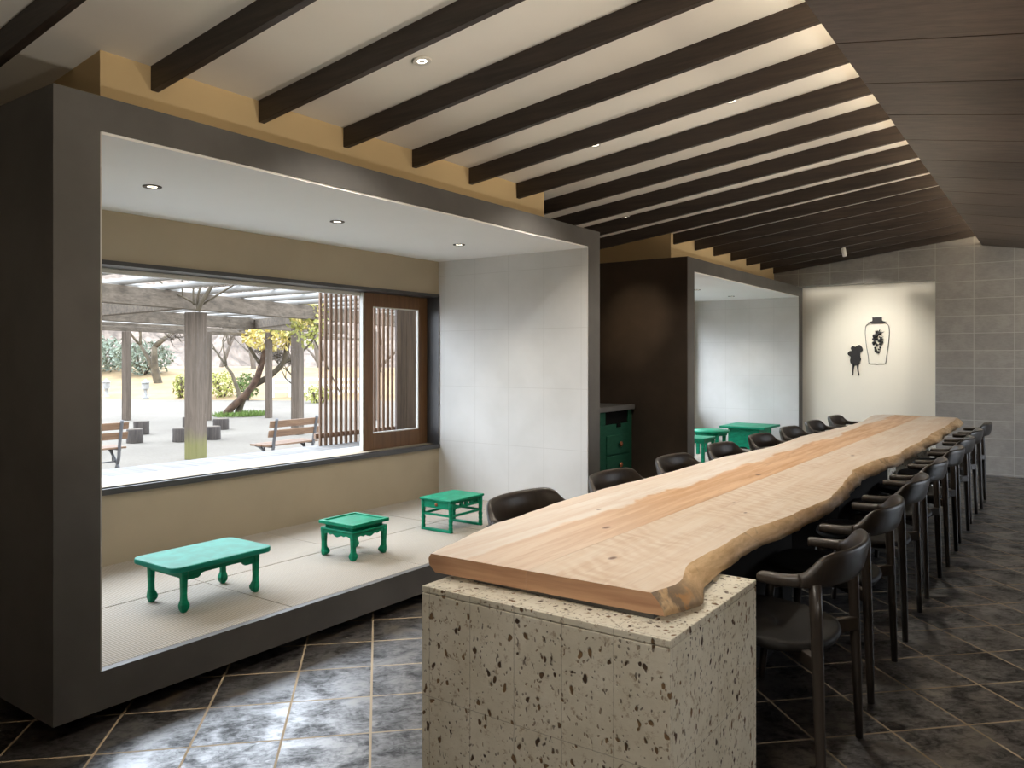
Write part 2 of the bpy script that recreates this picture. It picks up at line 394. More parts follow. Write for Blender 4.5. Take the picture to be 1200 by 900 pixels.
# ------------------------------------------------------------------ dimensions (metres)
XF = -2.845        # front plane of the alcove boxes
XB = -4.283        # inner face of the window wall
XU = -3.13         # plaster wall above the boxes
ZT, ZO, ZP = 2.2725, 2.147, .19
YW = 10.40         # block wall
YN = 10.70         # back of the recess in the block wall
CS = .125          # ceiling slope
ceil_z = lambda x: 2.55 + CS*(x-XU)
XE, ZE, PS = -.772, 2.624, .178     # edge of the dropped wooden ceiling and its slope
XR = 2.7
WZ0, WZ1 = .612, 1.851

# ------------------------------------------------------------------ room shell
struct(B().box(-4.6, XR+.2, -3.0, YW+.4, -.12, 0).build('floor', MAT['floor']))
WIN = [(1.50, 4.985), (6.98, 10.45)]
b = B(); xs = (XB-.15, XB)
b.box(*xs, -3.0, WIN[0][0], 0, 2.6); b.box(*xs, WIN[0][1], WIN[1][0], 0, 2.6); b.box(*xs, WIN[1][1], YN+.3, 0, 2.6)
for y0, y1 in WIN: b.box(*xs, y0, y1, 0, WZ0); b.box(*xs, y0, y1, WZ1, 2.6)
struct(b.build('wall_left', MAT['greige']))
x0, x1 = -4.6, -.30
struct(B().hexa([(x0,-3,ceil_z(x0)),(x1,-3,ceil_z(x1)),(x1,YW+.1,ceil_z(x1)),(x0,YW+.1,ceil_z(x0)),
                 (x0,-3,ceil_z(x0)+.1),(x1,-3,ceil_z(x1)+.1),(x1,YW+.1,ceil_z(x1)+.1),(x0,YW+.1,ceil_z(x0)+.1)]).build('ceiling', MAT['plaster_cream']))
# dropped timber ceiling on the right: planks laid across the slope
b = B(); pz = lambda x: ZE - PS*(x-XE)
ys = [-3.0 + (3.403+3.0) % .577 + .577*k for k in range(-1, 30)]
for a in ys:
    y0, y1 = max(-3.0, a+.005), min(YW, a+.577-.005)
    if y1-y0 < .02: continue
    b.hexa([(XE,y0,pz(XE)),(XR,y0,pz(XR)),(XR,y1,pz(XR)),(XE,y1,pz(XE)),(XE,y0,pz(XE)+.02),(XR,y0,pz(XR)+.02),(XR,y1,pz(XR)+.02),(XE,y1,pz(XE)+.02)])
b.hexa([(XE,-3,pz(XE)+.021),(XR,-3,pz(XR)+.021),(XR,YW,pz(XR)+.021),(XE,YW,pz(XE)+.021),(XE,-3,pz(XE)+.03),(XR,-3,pz(XR)+.03),(XR,YW,pz(XR)+.03),(XE,YW,pz(XE)+.03)])
struct(b.build('ceiling_panel', MAT['panel']))
struct(B().box(-.36, -.30, -3, YW, pz(-.33)+.02, ceil_z(-.30)+.05).build('trim_cove', MAT['plaster_cream']))
# block wall with the recess
b = B(); b.box(-1.247, XR+.2, YW, YN+.2, 0, 3.0); b.box(XU-.6, -1.247, YW, YW+.25, ZT-.007, 3.0); struct(b.build('wall_back', MAT['block']))
b = B(); b.box(-3.0, -1.0, YN+.0, YN+.15, 0, 2.6); struct(b.build('wall_recess', MAT['niche']))
# right wall with big windows, wall behind the camera
b = B(); RW = (7.2, 9.9, .0, 1.80)
b.box(XR, XR+.2, -3, RW[0], 0, 2.6); b.box(XR, XR+.2, RW[1], YW+.3, 0, 2.6); b.box(XR, XR+.2, RW[0], RW[1], RW[3], 2.6)
struct(b.build('wall_right', MAT['plaster_beige']))
struct(B().box(-4.6, XR+.2, -3.2, -3.0, 0, 3.1).build('wall_front', MAT['plaster_beige']))
w = bpy.data.objects.new('window_3', None); COL.objects.link(w); struct(w)
b = B()
for y in (RW[0], 8.4, RW[1]-.05): b.box(XR+.06, XR+.12, y, y+.05, 0, RW[3])
b.box(XR+.06, XR+.12, RW[0], RW[1], RW[3]-.05, RW[3]); b.box(XR+.06, XR+.12, RW[0], RW[1], 0, .05); b.build('window_frame', MAT['steel'], w)
B().box(XR+.085, XR+.093, RW[0], RW[1], .05, RW[3]-.05).build('pane', MAT['glass'], w)
# plaster upstands above the boxes (set back from their fronts)
for y0, y1 in ((1.588, 4.83), (7.10, YW)):
    b = B(); b.prism([(XU,ZT-.02),(XU,ceil_z(XU)+.02),(XB,ceil_z(XB)+.02),(XB,ZT-.02)], 'y', y0, y1)
    struct(b.build('wall_upper', MAT['plaster_beige']))

# ------------------------------------------------------------------ the two seating alcoves
def alcove(n, y0, y1, y2, y3):
    struct(B().box(XB, XF, y0, y1, .05, ZT).build('wall_alcove', MAT['steel']))
    struct(B().box(XB, XF, y2, y3, .05, ZT).build('wall_alcove', MAT['steel']))
    struct(B().box(XB, XF, y1, y2, ZO, ZT).build('ceiling_alcove', MAT['steel']))
    struct(B().box(XB, XF-.035, y1, y2, .05, .165).build('floor_alcove', MAT['steel']))
    struct(B().box(XF-.035, XF, y1, y2, .05, ZP).build('trim_fascia', MAT['steel']))
    b = B(); b.box(XB, XF-.006, y1, y1+.008, ZP, ZO-.002); struct(b.build('wall_lining', MAT['paper']))
    b = B(); b.box(XB, XF-.006, y2-.008, y2, ZP, ZO-.002); struct(b.build('wall_lining', MAT['paper']))
    b = B(); b.box(XB, XF-.006, y1+.008, y2-.008, ZO-.01, ZO); struct(b.build('ceiling_lining', MAT['white_paint']))
    b = B(); b.box(XB, XF-.16, y0+.12, y3-.12, 0, .05); struct(b.build('baseboard_plinth', MAT['steel']))
alcove(1, 1.283, 1.444, 4.9935, 5.158)
alcove(2, 6.831, 6.99, 10.54, 10.70)
# rendered brown panel on the near end of the far alcove
struct(B().box(XB, XF-.003, 6.822, 6.831, .05, ZT-.002).build('wall_alcove_end', MAT['brown_panel']))
# tatami mats
cols = ['nearest','second','third','farthest']
for k in range(4):
    for r in range(2):
        x0, x1 = ((-3.563, XF-.037), (XB+.002, -3.567))[r]
        y0 = 1.446 + .886*k
        o = B().box(x0, x1, y0+.0015, y0+.8845, .165, ZP).build('tatami_mat', MAT['tatami'], bevel=.004)
        tag(o, f"pale woven tatami mat, {cols[k]} of the four along the {'front edge' if r == 0 else 'window wall'} of the near alcove", 'mat', 'tatami mats in the near alcove')
for k in range(4):
    for r in range(2):
        x0, x1 = ((-3.563, XF-.037), (XB+.002, -3.567))[r]
        y0 = 6.992 + .886*k
        o = B().box(x0, x1, y0+.0015, y0+.8845, .165, ZP).build('tatami_mat', MAT['tatami'], bevel=.004)
        tag(o, f"pale woven tatami mat, {cols[k]} of the four along the {'front edge' if r == 0 else 'window wall'} of the far alcove", 'mat', 'tatami mats in the far alcove')

# ------------------------------------------------------------------ windows of the alcoves
def window(n, y0, y1, sash):
    w = bpy.data.objects.new(f'window_{n}', None); COL.objects.link(w); struct(w)
    xi, xo = XB+.012, XB-.19
    b = B(); t = .012
    b.box(xo, xi, y0, y1, WZ1-t, WZ1+.012); b.box(xo, xi, y0-.012, y0+t, WZ0, WZ1); b.box(xo, xi, y1-t, y1+.006, WZ0, WZ1)
    b.build('window_frame', MAT['frame_steel'], w)
    b = B(); b.box(XB-.05, xi+.006, y0, y1, WZ0-.034, WZ0); b.build('window_sill', MAT['frame_steel'], w)
    b = B(); b.box(XB-.43, XB-.05, y0-.1, y1+.05, WZ0-.02, WZ0-.004); b.build('outer_sill', MAT['bright_sill'], w)
    b = B(); b.box(XB-.185, XB-.15, y0+t, y1-t, WZ1-.04, WZ1-t); b.build('head_track', MAT['white_metal'], w)
    ys = y1-.73 if sash else y1-t
    b = B(); b.box(XB-.172, XB-.164, y0+t, ys, WZ0, WZ1-.03); b.build('pane', MAT['glass'], w)
    if sash:
        sx0, sx1, s0, s1, z0, z1 = XB-.160, XB-.118, 4.252, 4.981, WZ0+.003, WZ1-.014
        b = B(); b.box(sx0+.004, sx1-.006, 4.238, 4.2515, z0, z1); b.build('meeting_stile', MAT['white_metal'], w)
        b = B()
        b.box(sx0, sx1, s0, s0+.092, z0, z1); b.box(sx0, sx1, s1-.105, s1, z0, z1)
        b.box(sx0, sx1, s0+.092, s1-.105, z1-.105, z1); b.box(sx0, sx1, s0+.092, s1-.105, z0, z0+.125)
        so = b.build('sliding_sash', MAT['sash'], w, bevel=.003)
        b = B(); e = .008
        b.box(sx0+.012, sx1-.008, s0+.092, s0+.092+e, z0+.125, z1-.105); b.box(sx0+.012, sx1-.008, s1-.105-e, s1-.105, z0+.125, z1-.105)
        b.box(sx0+.012, sx1-.008, s0+.1, s1-.113, z0+.125, z0+.125+e); b.box(sx0+.012, sx1-.008, s0+.1, s1-.113, z1-.105-e, z1-.105)
        b.build('glazing_bead', MAT['white_metal'], so)
        B().box(sx0+.018, sx0+.023, s0+.09, s1-.1, z0+.12, z1-.1).build('sash_pane', MAT['glass'], so)
window(1, WIN[0][0], WIN[0][1], True)
window(2, WIN[1][0], WIN[1][1], False)

# ------------------------------------------------------------------ outside: deck, screen, eave
b = B(); k = 0; y = -1.0
while y < 11.5: b.box(-5.12, XB-.15, y, y+.142, WZ0-.05, WZ0-.012); y += .146
struct(b.build('floor_deck', MAT['deck']))
struct(B().box(-5.10, XB-.16, -1, 11.5, -.5, WZ0-.05).build('wall_deck_base', MAT['board']))
struct(B().box(-4.85, XB-.15, -3, 11.5, 2.34, 2.40).build('ceiling_eave', MAT['soffit']))
scr = thing('slat_screen', 'weathered wooden screen of upright slats standing on the deck outside the sliding window', 'screen', (-5.05, 0, WZ0-.012))
def slat(y0, y1): B().box(-.009, .009, y0, y1, 0, 1.62).build('slat', MAT['slat'], scr, bevel=.002)
y = 4.366
for i in range(16):
    slat(y, y+.024); y += .0565
for i in range(4):
    y0 = 5.275 + .135*i
    B().box(-.012, .012, y0, y0+.131, 0, 1.62).build('board', MAT['board'], scr)
B().box(-.05, -.024, 4.35, 5.8, 1.50, 1.55).build('rail', MAT['slat'], scr)
B().box(-.05, -.024, 4.35, 5.8, .06, .10).build('rail', MAT['slat'], scr)
# ------------------------------------------------------------------ ceiling beams
for i in range(-3, 17):
    y = 1.798 + .5355*i
    xl = XU
    if y < 1.588 or 4.83 < y < 7.10: xl = XB
    w, h = .034, .105
    if i == 16: y = YW-.038
    xr = -.40
    P = []
    for yy in (y, y+w): pass
    b = B(); zb = lambda x: 2.447 + CS*(x-XU)
    b.hexa([(xl,y,zb(xl)),(xr,y,zb(xr)),(xr,y+w,zb(xr)),(xl,y+w,zb(xl)),(xl,y,ceil_z(xl)+.005),(xr,y,ceil_z(xr)+.005),(xr,y+w,ceil_z(xr)+.005),(xl,y+w,ceil_z(xl)+.005)])
    o = b.build('ceiling_beam', MAT['beam'], bevel=.002)
    k = i+3
    lab = f"dark brown ceiling beam under the sloping plaster, {ORD[k] if k < 18 else ('nineteenth' if k == 18 else 'last')} counted from the camera end"
    if i == 16: lab = 'dark brown ceiling beam lying against the grey block wall at the far end'
    if i == -1: lab = 'dark brown ceiling beam at the upper left corner, before the near alcove begins'
    tag(o, lab, 'beam', 'ceiling beams')

# ------------------------------------------------------------------ the long live-edge table
RT = [(1.846,-.869),(1.90,-.855),(1.945,-.846),(2.011,-.859),(2.103,-.886),(2.178,-.902),(2.343,-.903),(2.748,-.908),(3.058,-.862),(3.374,-.844),(3.569,-.828),(3.692,-.842),(3.964,-.87),(4.343,-.911),(4.515,-.938),(5.0,-.93),(5.517,-.855),(5.793,-.877),(6.4,-.86),(6.976,-.873),(7.214,-.883),(7.913,-.868),(8.358,-.882),(8.927,-.89),(9.22,-.91)]
RB = [(1.846,-.832),(1.905,-.808),(1.964,-.794),(2.017,-.804),(2.11,-.833),(2.181,-.849),(2.338,-.862),(2.455,-.872),(2.647,-.872),(3.05,-.835),(3.303,-.824),(3.641,-.818),(4.062,-.848),(4.54,-.892),(5.088,-.862),(5.297,-.837),(5.974,-.83),(6.5,-.825),(7.091,-.802),(7.496,-.826),(8.296,-.827),(9.0,-.83),(9.22,-.85)]
LT = [(1.824,-1.594),(1.926,-1.622),(2.054,-1.648),(2.288,-1.696),(2.469,-1.708),(2.672,-1.722),(2.896,-1.743),(3.055,-1.741),(3.346,-1.743),(3.626,-1.72),(4.046,-1.715),(4.64,-1.717),(4.93,-1.684),(5.439,-1.643),(6.0,-1.665),(6.297,-1.677),(6.77,-1.632),(7.169,-1.622),(7.394,-1.601),(7.732,-1.599),(8.098,-1.598),(8.598,-1.648),(9.021,-1.679),(9.3,-1.60)]
SE = [(1.83,-1.247),(9.3,-1.225)]
YFR = lambda x: 1.824 + (x+1.594)*(.022/.725)      # front cut
YBK = lambda x: 9.30 - (x+1.6)*.12                  # far cut
rnd = random.Random(4)
def plank(name, left, mats):
    N = 220; b = B(); bm = b.bm; rows = []
    for i in range(N+1):
        t = i/N; row = []
        y = YFR(-1.2)+(YBK(-1.2)-YFR(-1.2))*t
        s = lerp_tab(SE, y); jag = (.004*math.sin(y*13+1)+.003*math.sin(y*29)+.0015*math.sin(y*63+2)) * min(1, t*40)
        if left:
            xt = lerp_tab(LT, y)+jag*.6; un = max(0, min(1, (y-2.0)/.4)); prof = [(xt,.72),(xt-.010+.002*un+jag,.706),(xt-.008+.022*un+jag,.686),(xt+.016+.049*un,.665)]
        else:
            xt = lerp_tab(RT, y)+jag*.5; xb = lerp_tab(RB, y)+jag
            prof = [(xt,.72),(xt*.62+xb*.38+.004+jag*.7,.702),(xt*.25+xb*.75+.004-jag*.5,.683),(xb,.665)]
        g = .0006 if left else -.0006
        inner = [(s-g,.665),(s-g,.72)]
        row = prof + inner
        def fy(x): return YFR(x)+(YBK(x)-YFR(x))*t
        rows.append([bm.verts.new((x, fy(x), z)) for x, z in row])
    n = 6
    for i in range(N):
        for k in range(n):
            j = (k+1) % n
            f = bm.faces.new((rows[i][k], rows[i][j], rows[i+1][j], rows[i+1][k]))
            f.material_index = 1 if k < 3 else 0; f.smooth = k < 3
    f = bm.faces.new(rows[0]); f.material_index = 2
    f = bm.faces.new(rows[-1][::-1]); f.material_index = 2
    return b.build(name, mats, TBL)
TBL = thing('dining_table', 'long pale live-edge timber table with wavy bark edges, resting on stone pedestals', 'table')
plank('tabletop_plank', True, [MAT['slab_left'], MAT['live_edge'], MAT['end_grain']])['label'] = 'left plank with an orange heartwood stripe'
plank('tabletop_plank', False, [MAT['slab_right'], MAT['live_edge'], MAT['end_grain']])['label'] = 'right plank with a wavy bark edge'
def pedestal(x0, x1, y0, y1, label):
    p = thing('stone_pedestal', label, 'pedestal', (0,0,0), 0, 'stone pedestals under the long table')
    B().box(x0, x1, y0, y1, 0, .6295).build('stone_block', MAT['pumice'], p, bevel=.002)
    B().box(x0, x1, y0, y1, .6315, .65).build('top_slab', MAT['pumice'], p, bevel=.002)
    B().box(x0+.1, x1-.1, y0+.12, y1-.1, .65, .665).build('spacer', MAT['steel'], p)
pedestal(-1.555, -.766, 1.735, 2.368, 'large pitted cream stone pedestal under the near end of the long table')
pedestal(-1.41, -1.07, 6.33, 6.66, 'narrow pitted stone pedestal under the middle of the long table')
pedestal(-1.41, -1.07, 8.46, 8.97, 'pitted stone pedestal under the far end of the long table')
for y0, y1, lab in ((2.375, 3.84, 'dark steel support panel under the table, just behind the large stone pedestal'), (4.79, 6.325, 'dark steel support panel under the table, in front of the middle stone pedestal')):
    p = thing('support_panel', lab, 'panel', (0,0,0), 0, 'dark panels under the long table')
    B().box(-1.41, -1.07, y0, y1, 0, .64).build('casing', MAT['plinth'], p, bevel=.003)
    B().box(-1.36, -1.12, y0+.05, y1-.05, .64, .665).build('top_plate', MAT['steel'], p)

# ------------------------------------------------------------------ armchairs
def chair_proto(label, group):
    t = thing('armchair', label, 'chair', (0,0,0), 0, group)
    # seat: rounded trapezoid, dished
    b = B(); n = 40
    def outline(k, s, z, dish=0):
        r = []
        for i in range(n):
            a = 2*PI*i/n; ca, sa = math.cos(a), math.sin(a)
            e = .62 if ca > 0 else .86
            x = (.23 if ca > 0 else .20)*math.copysign(abs(ca)**e, ca); y = math.copysign(abs(sa)**e, sa)*.228
            r.append((x*s+.0, y*s, z + .014*x/.235))
        return r
    rs = [outline(0, .88, .410), outline(0, .975, .419), outline(0, 1.0, .430), outline(0, .985, .442), outline(0, .93, .447), outline(0, .75, .441), outline(0, .5, .435), outline(0, .2, .432), outline(0, .02, .432)]
    b.rings(rs); b.build('seat', MAT['seat'], t)
    # legs
    def leg(p, q, r0, r1):
        p, q = Vector(p), Vector(q); P = [p.lerp(q, k/6) for k in range(7)]
        rr = [r0+(r1-r0)*k/6 + .002*math.sin(PI*k/6) for k in range(7)]
        B().tube(P, rr, 14).build('leg', MAT['chair'], t)
    for sg in (-1, 1):
        leg((.21, sg*.245, 0), (.18, sg*.215, .412), .012, .018)
        leg((-.212, sg*.256, 0), (-.190, sg*.249, .648), .0125, .0185)
    # crossed rails under the seat, leg to leg
    for sg in (-1, 1):
        b = B(); b.bar((-.205, sg*.25, .402), (0, 0, .392), .026, .046); b.bar((0, 0, .392), (.188, -sg*.22, .392), .026, .046); b.build('cross_rail', MAT['chair'], t, bevel=.004)
    # arms and back: one swept bow, cut into two armrests and the backrest
    half = [(-.032,.279,.656,.012,.016),(-.042,.280,.656,.0165,.0215),(-.09,.281,.656,.017,.022),(-.135,.276,.657,.0185,.021),(-.163,.266,.660,.023,.0195),(-.182,.253,.668,.034,.017),(-.200,.234,.679,.048,.0155),(-.220,.203,.685,.054,.0145),(-.240,.155,.686,.055,.014),(-.256,.095,.686,.055,.0135),(-.264,.03,.686,.055,.0135)]
    full = half + [(x,-y,z,h,w) for x, y, z, h, w in half[::-1]]
    st = catmull(full, 4)
    def ring(i):
        a, c = st[max(i-1,0)], st[min(i+1,len(st)-1)]; p = st[i]
        tx, ty = c[0]-a[0], c[1]-a[1]; l = math.hypot(tx, ty) or 1; nx, ny = ty/l, -tx/l     # outward/inward normal
        ox, oy = p[0]+.10, p[1]*.6; 
        if nx*ox+ny*oy < 0: nx, ny = -nx, -ny
        out = []
        for k in range(16):
            an = 2*PI*k/16; ca, sa = math.cos(an), math.sin(an); e = .75
            u = math.copysign(abs(ca)**e, ca)*p[4]; w = math.copysign(abs(sa)**e, sa)*p[3]
            lean = max(0, p[3]-.02)*.32*(w/p[3])
            out.append((p[0]+nx*(u+lean), p[1]+ny*(u+lean), p[2]+w))
        return out
    cut = 14; L = len(st)-1
    b = B(); b.rings([ring(i) for i in range(0, cut+1)]); b.build('armrest', MAT['chair'], t)
    b = B(); b.rings([ring(i) for i in range(cut, L-cut+1)]); b.build('backrest', MAT['chair'], t)
    b = B(); b.rings([ring(i) for i in range(L-cut, L+1)]); b.build('armrest', MAT['chair'], t)
    return t
GR, GL = 'armchairs on the right side of the long table', 'armchairs on the alcove side of the long table'
def rlab(k): return ['dark wooden armchair nearest the camera on the right of the table, beside the stone pedestal'][k] if k == 0 else ('dark wooden armchair on the right of the table, last one before the block wall' if k == 7 else f'dark wooden armchair on the right of the table, {ORD[k]} from the near stone pedestal')
def llab(k): return 'dark wooden armchair on the alcove side of the table, nearest the camera' if k == 0 else ('dark wooden armchair on the alcove side of the table, last one before the pale recess' if k == 7 else f'dark wooden armchair on the alcove side of the table, {ORD[k]} from the near end')
proto = chair_proto(rlab(0), GR)
proto.location = (-.798, 2.672, 0); proto.rotation_euler = (0,0,PI)
for k in range(1, 8): dup(proto, (-.826+.006*((k*5) % 3-1), 2.70+.80*k, 0), PI+R((k*37 % 5-2)*.5), rlab(k), GR)
for k in range(8): dup(proto, (-1.702+.005*((k*5) % 3-1)+.010*(k<2), 2.77+.81*k, 0), R((k*29 % 5-2)*.5), llab(k), GL)

# ------------------------------------------------------------------ small green tables in the alcoves
def hoof_leg(x, y, h, w, sx, sy, toe, flare=0.0):
    """square leg that swells into a rounded foot turned towards the table's middle"""
    prof = [(0,.55,0),(.04,.80,.25),(.10,1.0,.55),(.17,1.05,.55),(.24,.92,.25),(.30,.78,.05),(.45,.74,0),(.8,.86,0),(1,1,0)]
    rs = []
    for f, s, t in prof:
        hw = w/2*s; ox, oy = -sx*toe*t, -sy*toe*t; z = h*f; q = hw*.35
        c = [(hw,-hw+q),(hw,hw-q),(hw-q,hw),(-hw+q,hw),(-hw,hw-q),(-hw,-hw+q),(-hw+q,-hw),(hw-q,-hw)]
        ex = w*.28*t
        rs.append([(x+ox+a*(1+ex/w), y+oy+c2*(1+ex/w), z) for a, c2 in c])
    b = B(); b.rings(rs, smooth=False); return b
def rounded_rect(x0, x1, y0, y1, r, n=6):
    P = []
    for cx, cy, a0 in ((x1-r,y1-r,0),(x0+r,y1-r,90),(x0+r,y0+r,180),(x1-r,y0+r,270)):
        for k in range(n+1):
            a = R(a0+90*k/n); P.append((cx+r*math.cos(a), cy+r*math.sin(a)))
    return P
# low oblong table with rounded corners
t = thing('low_table', 'low oblong sea-green table with rounded corners and claw-like feet, nearest the dark end post', 'table', (-3.345, 2.19, ZP), 0, 'small green tables')
H = .215
b = B(); b.prism(rounded_rect(-.178, .178, -.265, .265, .045), 'z', H-.026, H); b.build('tabletop', MAT['teal'], t, bevel=.006)
for sx in (-1, 1):
    for sy in (-1, 1): hoof_leg(sx*.132, sy*.190, H-.026, .034, sx, sy, .007).build('leg', MAT['green'], t)
for sx in (-1, 1):
    b = B(); x = sx*.136
    b.prism([(-.175,H-.026),(.175,H-.026),(.175,H-.072),(.125,H-.072),(.115,H-.066),(.108,H-.056),(.09,H-.052),(-.09,H-.052),(-.108,H-.056),(-.115,H-.066),(-.125,H-.072),(-.175,H-.072)], 'x', x-.007, x+.007); b.build('apron', MAT['green'], t)
for sy in (-1, 1):
    b = B(); y = sy*.194; b.box(-.118, .118, y-.007, y+.007, H-.062, H-.026); b.build('apron', MAT['green'], t)
# square stand with a sunk top
t = thing('low_table', 'small square green table with a sunken tray top and curled feet, middle of the three', 'table', (-3.375, 3.178, ZP), 0, 'small green tables')
H = .205; w2 = .143
b = B()
for a in ((-w2,w2,-w2,-w2+.022),(-w2,w2,w2-.022,w2),(-w2,-w2+.022,-w2+.022,w2-.022),(w2-.022,w2,-w2+.022,w2-.022)): b.box(*a, H-.02, H)
b.build('top_frame', MAT['green'], t, bevel=.003)
B().box(-w2+.021, w2-.021, -w2+.021, w2-.021, H-.018, H-.007).build('tray_panel', MAT['green'], t)
b = B(); b.prism(rounded_rect(-.118,.118,-.118,.118,.01), 'z', H-.040, H-.02); b.build('waist', MAT['green'], t)
b = B()
b.prism(rounded_rect(-.140,.140,-.140,.140,.02), 'z', H-.052, H-.040); b.build('shoulder', MAT['green'], t, bevel=.004)
for k in range(4):
    b = B(); y = -.126
    P = [(-.12,H-.052),(.12,H-.052),(.118,H-.084),(.10,H-.076),(.075,H-.07),(.055,H-.078),(.035,H-.072),(.015,H-.082),(0,H-.086),(-.015,H-.082),(-.035,H-.072),(-.055,H-.078),(-.075,H-.07),(-.10,H-.076),(-.118,H-.084)]
    b.prism(P, 'y', y-.007, y+.006); bmesh.ops.rotate(b.bm, verts=b.bm.verts, cent=(0,0,0), matrix=Matrix.Rotation(k*PI/2, 3, 'Z')); b.build('apron', MAT['green'], t)
for sx in (-1, 1):
    for sy in (-1, 1): hoof_leg(sx*.120, sy*.120, H-.05, .036, sx, sy, .010).build('leg', MAT['green'], t)
# openwork stand with floor runners
t = thing('low_table', 'small green table with pierced apron and floor runners, near the pale end wall', 'table', (-3.372, 4.066, ZP), 0, 'small green tables')
H = .215; wx, wy = .137, .178
b = B(); b.box(-wx, wx, -wy, wy, H-.016, H); b.build('tabletop', MAT['green'], t, bevel=.005)
def turned(x, y):
    b = B(); pr = [(.011,0),(.013,.012),(.015,.03),(.011,.04),(.015,.052),(.012,.066),(.016,.082),(.011,.094),(.013,.11),(.014,.135),(.015,.17),(.015,H-.016)]
    b.lathe(pr, (x, y, 0), 12); return b
for sx in (-1, 1):
    for sy in (-1, 1): turned(sx*.118, sy*.158).build('leg', MAT['green'], t)
for sx in (-1, 1):   # long aprons with pierced openings, built from strips around the holes
    b = B(); x = sx*.118; za, zb_ = H-.062, H-.016
    b.box(x-.006,x+.006,-.146,.146,zb_-.012,zb_); b.box(x-.006,x+.006,-.146,.146,za,za+.012)
    for c in (-.146,-.062,-.012,.012+.03,.118): b.box(x-.006,x+.006,c,c+.03,za+.012,zb_-.012)
    b.build('apron', MAT['green'], t)
    b = B(); b.bar((x,-.15,.108),(x,.15,.108),.011,.014); b.build('stretcher', MAT['green'], t)
for sy in (-1, 1):
    y = sy*.158
    b = B(); b.box(-.106,.106,y-.007,y+.007,H-.064,H-.016); ap = b.build('drawer_front', MAT['green'], t)
    B().lathe([(.013,0),(.011,.004),(.004,.006)], (0,0,0), 12).build('pull', MAT['copper'], ap)
    c = ap.children[0]; c.location = (0, y+sy*.0065, H-.04); c.rotation_euler = (-sy*PI/2,0,0)
    b = B(); b.bar((-.11,y,.108),(.11,y,.108),.011,.014); b.build('stretcher', MAT['green'], t)
    b = B(); b.box(-.128,.128,y-.013,y+.013,0,.016); b.build('runner', MAT['green'], t, bevel=.003)
# far alcove
t = thing('trestle_table', 'broad green slab-ended table with overhanging top in the far alcove', 'table', (-3.31, 9.98, ZP), 0, 'small green tables')
H = .285
b = B(); b.box(-.29, .29, -.32, .32, H-.028, H); b.build('tabletop', MAT['green'], t, bevel=.004)
for sy in (-1, 1):
    y = sy*.235; b = B(); b.prism([(-.2,0),(-.05,0),(-.035,.022),(.035,.022),(.05,0),(.2,0),(.2,H-.028),(-.2,H-.028)], 'y', y-.012, y+.012); b.build('end_panel', MAT['green'], t)
for sx in (-1, 1):
    x = sx*.18; b = B(); b.box(x-.011,x+.011,-.223,.223,.06,H-.028); b.build('side_panel', MAT['green'], t)
t = thing('round_table', 'round green table on square legs in the far alcove, left of the slab-ended table', 'table', (-3.46, 9.02, ZP), 0, 'small green tables')
H = .285
B().lathe([(.205,H-.03),(.22,H-.024),(.22,H-.006),(.214,H)], seg=40).build('tabletop', MAT['green'], t)
B().lathe([(.17,H-.058),(.185,H-.058),(.185,H-.03),(.17,H-.03)], seg=40).build('apron', MAT['green'], t)
for k in range(4):
    a = R(45+90*k); B().box(.165*math.cos(a)-.018,.165*math.cos(a)+.018,.165*math.sin(a)-.018,.165*math.sin(a)+.018,0,H-.03).build('leg', MAT['green'], t)
t = thing('low_table', 'small square green table on straight legs, in front of the round green one', 'table', (-3.345, 8.27, ZP), 0, 'small green tables')
H = .27
b = B(); b.box(-.16,.16,-.17,.17,H-.024,H); b.build('tabletop', MAT['green'], t, bevel=.004)
for sx in (-1, 1):
    for sy in (-1, 1): B().box(sx*.137-.016,sx*.137+.016,sy*.145-.016,sy*.145+.016,0,H-.024).build('leg', MAT['green'], t, bevel=.002)
for sy in (-1, 1): B().box(-.12,.12,sy*.145-.008,sy*.145+.008,H-.056,H-.024).build('apron', MAT['green'], t)
for sx in (-1, 1): B().box(sx*.137-.008,sx*.137+.008,-.13,.13,H-.056,H-.024).build('apron', MAT['green'], t)

# ------------------------------------------------------------------ green cabinet between the alcoves
t = thing('cabinet', 'bottle-green cabinet with dark top, open slot and two drawers between the alcoves', 'cabinet', (-3.4, 6.30, 0))
b = B(); b.box(-.55, 0, -.45, .50, 0, .72)
b.box(-.55, 0, -.45, -.03, .72, .842); b.box(-.55, 0, .42, .50, .72, .842); b.box(-.55, -.5, -.03, .42, .72, .842)
b.build('body', MAT['dkgreen'], t, bevel=.003)
B().box(-.57, .03, -.47, .505, .842, .888).build('worktop', MAT['steel'], t, bevel=.003)
B().box(-.495, -.01, -.028, .418, .722, .838).build('slot_dark_block', MAT['black'], t)  # solid black block, puts the open slot's inner shade into colour
for z0, z1 in ((.445,.62),(.25,.43),(.06,.235)):
    d = B().box(.0, .012, -.02, .42, z0, z1).build('drawer', MAT['dkgreen'], t, bevel=.003)
    b = B(); b.lathe([(.006,0),(.006,.012),(.024,.016),(.026,.024),(.016,.032)], seg=14); k = b.build('knob', MAT['copper'], d); k.location = (.012, .215, (z0+z1)/2); k.rotation_euler = (0,PI/2,0)
B().box(-.3, .012, .18, .25, .69, .72).build('latch', MAT['black'], t)

